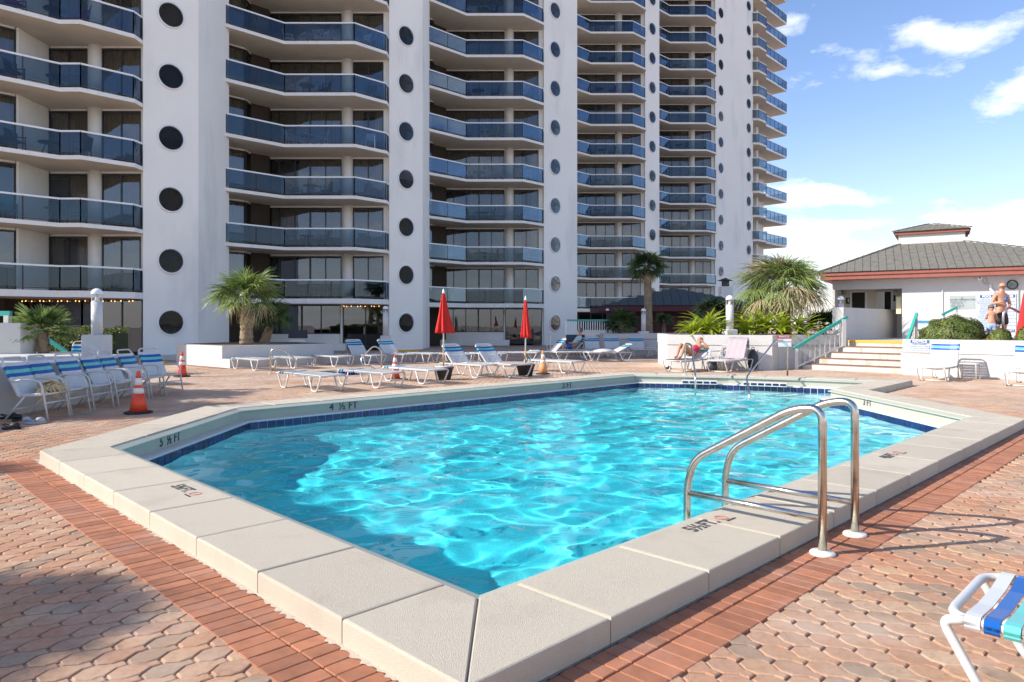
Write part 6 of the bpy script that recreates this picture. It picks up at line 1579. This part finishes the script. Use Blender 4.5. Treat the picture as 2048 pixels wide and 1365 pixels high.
# standing man
mp = ((2002-1024)/F*21.3, 21.3, DK)
MAN = thing('person', 'bald man in black swim shorts and sunglasses standing with a blue can', 'person', mp, R(8))
J = dict(pelvis=(0, 0, .93, .165, .115), waist=(0, -.01, 1.08, .160, .125), chest=(0, 0, 1.30, .185, .125), upper=(0, .01, 1.42, .15, .09), neck=(0, -.01, 1.53, .062, .062), hd=(0, -.035, 1.64, .06, .07),
         hipl=(-.095, 0, .84, .10), kneel=(-.115, -.02, .48, .064), calfl=(-.12, .02, .34, .062), ankl=(-.12, .03, .08, .04), toel=(-.14, -.12, .035, .042, .03),
         hipr=(.095, 0, .84, .10), kneer=(.12, -.01, .48, .064), calfr=(.125, .03, .34, .062), ankr=(.13, .04, .08, .04), toer=(.16, -.11, .035, .042, .03),
         shl=(-.19, .01, 1.42, .068), ell=(-.285, .02, 1.15, .048), wrl=(-.16, -.23, 1.22, .030), shr=(.19, .01, 1.42, .068), elr=(.305, .0, 1.14, .048), wrr=(.07, -.22, 1.06, .030))
skin_body('body', J, [('pelvis', 'waist'), ('waist', 'chest'), ('chest', 'upper'), ('upper', 'neck'), ('neck', 'hd'), ('pelvis', 'hipl'), ('hipl', 'kneel'), ('kneel', 'calfl'), ('calfl', 'ankl'), ('ankl', 'toel'), ('pelvis', 'hipr'), ('hipr', 'kneer'), ('kneer', 'calfr'), ('calfr', 'ankr'), ('ankr', 'toer'), ('upper', 'shl'), ('shl', 'ell'), ('ell', 'wrl'), ('upper', 'shr'), ('shr', 'elr'), ('elr', 'wrr')], 'skin', MAN)
hd_ = head(MAN, (0, -.045, 1.675), .088, .25, bald=True, hair='hair_grey', glasses=True); hd_.rotation_euler = (R(16), 0, -.25)
J = dict(pelvis=(0, 0, .95, .178, .128), low=(0, 0, .88, .175, .13), l1=(-.10, -.005, .76, .115), l2=(-.122, -.02, .50, .105), r1=(.10, -.005, .76, .115), r2=(.132, -.01, .50, .105))
skin_body('swim_shorts', J, [('pelvis', 'low'), ('low', 'l1'), ('l1', 'l2'), ('low', 'r1'), ('r1', 'r2')], 'shorts_black', MAN, 2)
hand(MAN, (-.14, -.25, 1.225), (.6, -.3, .1), 'skin', 1, .8); hand(MAN, (.05, -.235, 1.05), (-.8, -.2, -.1), 'skin', 1, .4)
CAN = thing('drink_can', 'blue drinks can held up by the standing man', 'can', (mp[0]-.12, mp[1]-.33, mp[2]+1.2)); MB().lathe([(.0001, 0), (.028, 0), (.033, .01), (.033, .135), (.027, .15), (.0001, .15)], seg=16).build('can_body', 'vinyl_blue', CAN); CAN.rotation_euler = (.1, .45, 0)
CAN.location = (mp[0]-.13, mp[1]-.33, mp[2]+1.22)
# child seen from behind, head bowed against the man
KID = thing('person', 'small child in pale blue swim shorts standing in front of the man', 'person', ((1981-1024)/F*21.05, 21.0, DK), R(160))
s_ = .62
J = {k_: tuple(x*s_ for x in v) for k_, v in dict(pelvis=(0, 0, .92, .16, .12), waist=(0, 0, 1.07, .145, .12), chest=(0, -.02, 1.28, .155, .115), upper=(0, -.03, 1.40, .12, .09), neck=(0, -.06, 1.50, .06), hd=(0, -.10, 1.62, .08),
     hipl=(-.085, 0, .82, .10), kneel=(-.10, -.02, .46, .066), ankl=(-.10, .02, .08, .045), toel=(-.12, -.12, .04, .045), hipr=(.085, 0, .82, .10), kneer=(.10, -.02, .46, .066), ankr=(.10, .02, .08, .045), toer=(.12, -.12, .04, .045),
     shl=(-.17, -.02, 1.38, .062), ell=(-.22, -.10, 1.12, .048), wrl=(-.12, -.30, 1.15, .034), shr=(.17, -.02, 1.38, .062), elr=(.22, -.10, 1.12, .048), wrr=(.10, -.30, 1.15, .034)).items()}
skin_body('body', J, [('pelvis', 'waist'), ('waist', 'chest'), ('chest', 'upper'), ('upper', 'neck'), ('neck', 'hd'), ('pelvis', 'hipl'), ('hipl', 'kneel'), ('kneel', 'ankl'), ('ankl', 'toel'), ('pelvis', 'hipr'), ('hipr', 'kneer'), ('kneer', 'ankr'), ('ankr', 'toer'), ('upper', 'shl'), ('shl', 'ell'), ('ell', 'wrl'), ('upper', 'shr'), ('shr', 'elr'), ('elr', 'wrr')], 'skin', KID)
hd_ = head(KID, (0, -.07, 1.02), .080, 0, hair='hair_grey'); hd_.rotation_euler = (R(30), 0, 0)
J = {k_: tuple(x*s_ for x in v) for k_, v in dict(pelvis=(0, 0, .95, .18, .14), low=(0, 0, .87, .18, .14), l1=(-.10, 0, .76, .125), l2=(-.11, -.02, .50, .115), r1=(.10, 0, .76, .125), r2=(.11, -.02, .50, .115)).items()}
skin_body('swim_shorts', J, [('pelvis', 'low'), ('low', 'l1'), ('l1', 'l2'), ('low', 'r1'), ('r1', 'r2')], 'shorts_blue', KID, 2)
hand(KID, (-.07, -.2, .72), (.1, -1, 0), 'skin', .65); hand(KID, (.06, -.2, .72), (-.1, -1, 0), 'skin', .65)
# woman lying with knees up; local +x from feet to head, on her lounger
WO = thing('person', 'woman in a red swimsuit lying on a lounger with her knees raised', 'person', lw.location[:], R(45))
zb = HB+.04
J = dict(pelvis=(1.10, 0, zb+.13, .14, .12), waist=(1.26, 0, zb+.19, .125, .11), chest=(1.46, 0, zb+.31, .15, .115), upper=(1.56, 0, zb+.38, .12, .09), neck=(1.63, 0, zb+.46, .05), hd=(1.68, 0, zb+.55, .06),
         hipl=(1.04, .09, zb+.13, .095), kneel=(.70, .11, zb+.46, .062), calfl=(.60, .11, zb+.32, .055), ankl=(.44, .10, zb+.06, .036), toel=(.30, .10, zb+.04, .034),
         hipr=(1.04, -.09, zb+.13, .095), kneer=(.60, -.10, zb+.43, .062), calfr=(.48, -.11, zb+.28, .055), ankr=(.33, -.11, zb+.06, .036), toer=(.19, -.11, zb+.04, .034),
         shl=(1.55, .15, zb+.36, .055), ell=(1.38, .26, zb+.16, .042), wrl=(1.30, .10, zb+.30, .028), shr=(1.55, -.15, zb+.36, .055), elr=(1.72, -.30, zb+.30, .042), wrr=(1.66, -.14, zb+.50, .028))
skin_body('body', J, [('pelvis', 'waist'), ('waist', 'chest'), ('chest', 'upper'), ('upper', 'neck'), ('neck', 'hd'), ('pelvis', 'hipl'), ('hipl', 'kneel'), ('kneel', 'calfl'), ('calfl', 'ankl'), ('ankl', 'toel'), ('pelvis', 'hipr'), ('hipr', 'kneer'), ('kneer', 'calfr'), ('calfr', 'ankr'), ('ankr', 'toer'), ('upper', 'shl'), ('shl', 'ell'), ('ell', 'wrl'), ('upper', 'shr'), ('shr', 'elr'), ('elr', 'wrr')], 'skin2', WO)
J = dict(pelvis=(1.08, 0, zb+.135, .155, .132), waist=(1.26, 0, zb+.195, .135, .12), chest=(1.45, 0, zb+.31, .158, .128), up=(1.52, 0, zb+.35, .13, .10))
skin_body('swimsuit', J, [('pelvis', 'waist'), ('waist', 'chest'), ('chest', 'up')], 'swimsuit', WO, 2)
hd_ = head(WO, (1.70, 0, zb+.57), .085, 0, 'skin2', 'hair_grey'); hd_.rotation_euler = (R(-35), 0, R(-75))
hand(WO, (1.30, .09, zb+.31), (-.3, -.8, .2), 'skin2', .9, .5); hand(WO, (1.66, -.13, zb+.51), (.1, .6, .5), 'skin2', .9, .5)
# reclining man in the shade on a lounger
lr = put(up, 'shaded lounger under the reclining man in the pale blue shirt', *cpx(1138, 30.8), 10)
MR = thing('person', 'man in pale blue shirt and blue shorts reclining in the shade by the garden wall', 'person', lr.location[:], R(10))
J = dict(pelvis=(1.12, 0, zb+.12, .15, .12), waist=(1.24, 0, zb+.24, .145, .12), chest=(1.38, 0, zb+.44, .17, .12), upper=(1.44, 0, zb+.54, .14, .09), neck=(1.48, 0, zb+.65, .055), hd=(1.47, 0, zb+.76, .06),
         hipl=(1.06, .1, zb+.10, .095), kneel=(.68, .12, zb+.12, .06), ankl=(.26, .12, zb+.06, .04), toel=(.20, .12, zb+.16, .035), hipr=(1.06, -.1, zb+.10, .095), kneer=(.66, -.12, zb+.12, .06), ankr=(.24, -.12, zb+.06, .04), toer=(.18, -.12, zb+.16, .035),
         shl=(1.43, .18, zb+.52, .06), ell=(1.30, .26, zb+.28, .045), wrl=(1.08, .16, zb+.26, .03), shr=(1.43, -.18, zb+.52, .06), elr=(1.30, -.26, zb+.28, .045), wrr=(1.08, -.16, zb+.26, .03))
EE = [('pelvis', 'waist'), ('waist', 'chest'), ('chest', 'upper'), ('upper', 'neck'), ('neck', 'hd'), ('pelvis', 'hipl'), ('hipl', 'kneel'), ('kneel', 'ankl'), ('ankl', 'toel'), ('pelvis', 'hipr'), ('hipr', 'kneer'), ('kneer', 'ankr'), ('ankr', 'toer'), ('upper', 'shl'), ('shl', 'ell'), ('ell', 'wrl'), ('upper', 'shr'), ('shr', 'elr'), ('elr', 'wrr')]
skin_body('body', J, EE, 'skin2', MR)
J2 = dict(pelvis=(1.16, 0, zb+.17, .16, .135), waist=(1.24, 0, zb+.25, .158, .135), chest=(1.375, 0, zb+.44, .182, .135), upper=(1.43, 0, zb+.53, .15, .10), shl=(1.43, .19, zb+.51, .07), ell=(1.35, .24, zb+.37, .062), shr=(1.43, -.19, zb+.51, .07), elr=(1.35, -.24, zb+.37, .062))
skin_body('shirt', J2, [('pelvis', 'waist'), ('waist', 'chest'), ('chest', 'upper'), ('upper', 'shl'), ('shl', 'ell'), ('upper', 'shr'), ('shr', 'elr')], 'shirt', MR, 2)
J2 = dict(pelvis=(1.12, 0, zb+.13, .162, .132), l1=(1.0, .1, zb+.11, .11), l2=(.78, .12, zb+.13, .085), r1=(1.0, -.1, zb+.11, .11), r2=(.78, -.12, zb+.13, .085))
skin_body('shorts', J2, [('pelvis', 'l1'), ('l1', 'l2'), ('pelvis', 'r1'), ('r1', 'r2')], 'vinyl_blue', MR, 2)
hd_ = head(MR, (1.47, 0, zb+.79), .09, 0, 'skin2', 'hair'); hd_.rotation_euler = (0, 0, R(-80))
hand(MR, (1.08, .15, zb+.26), (-1, -.3, 0), 'skin2'); hand(MR, (1.08, -.15, zb+.26), (-1, .3, 0), 'skin2')
bpy.context.view_layer.update()
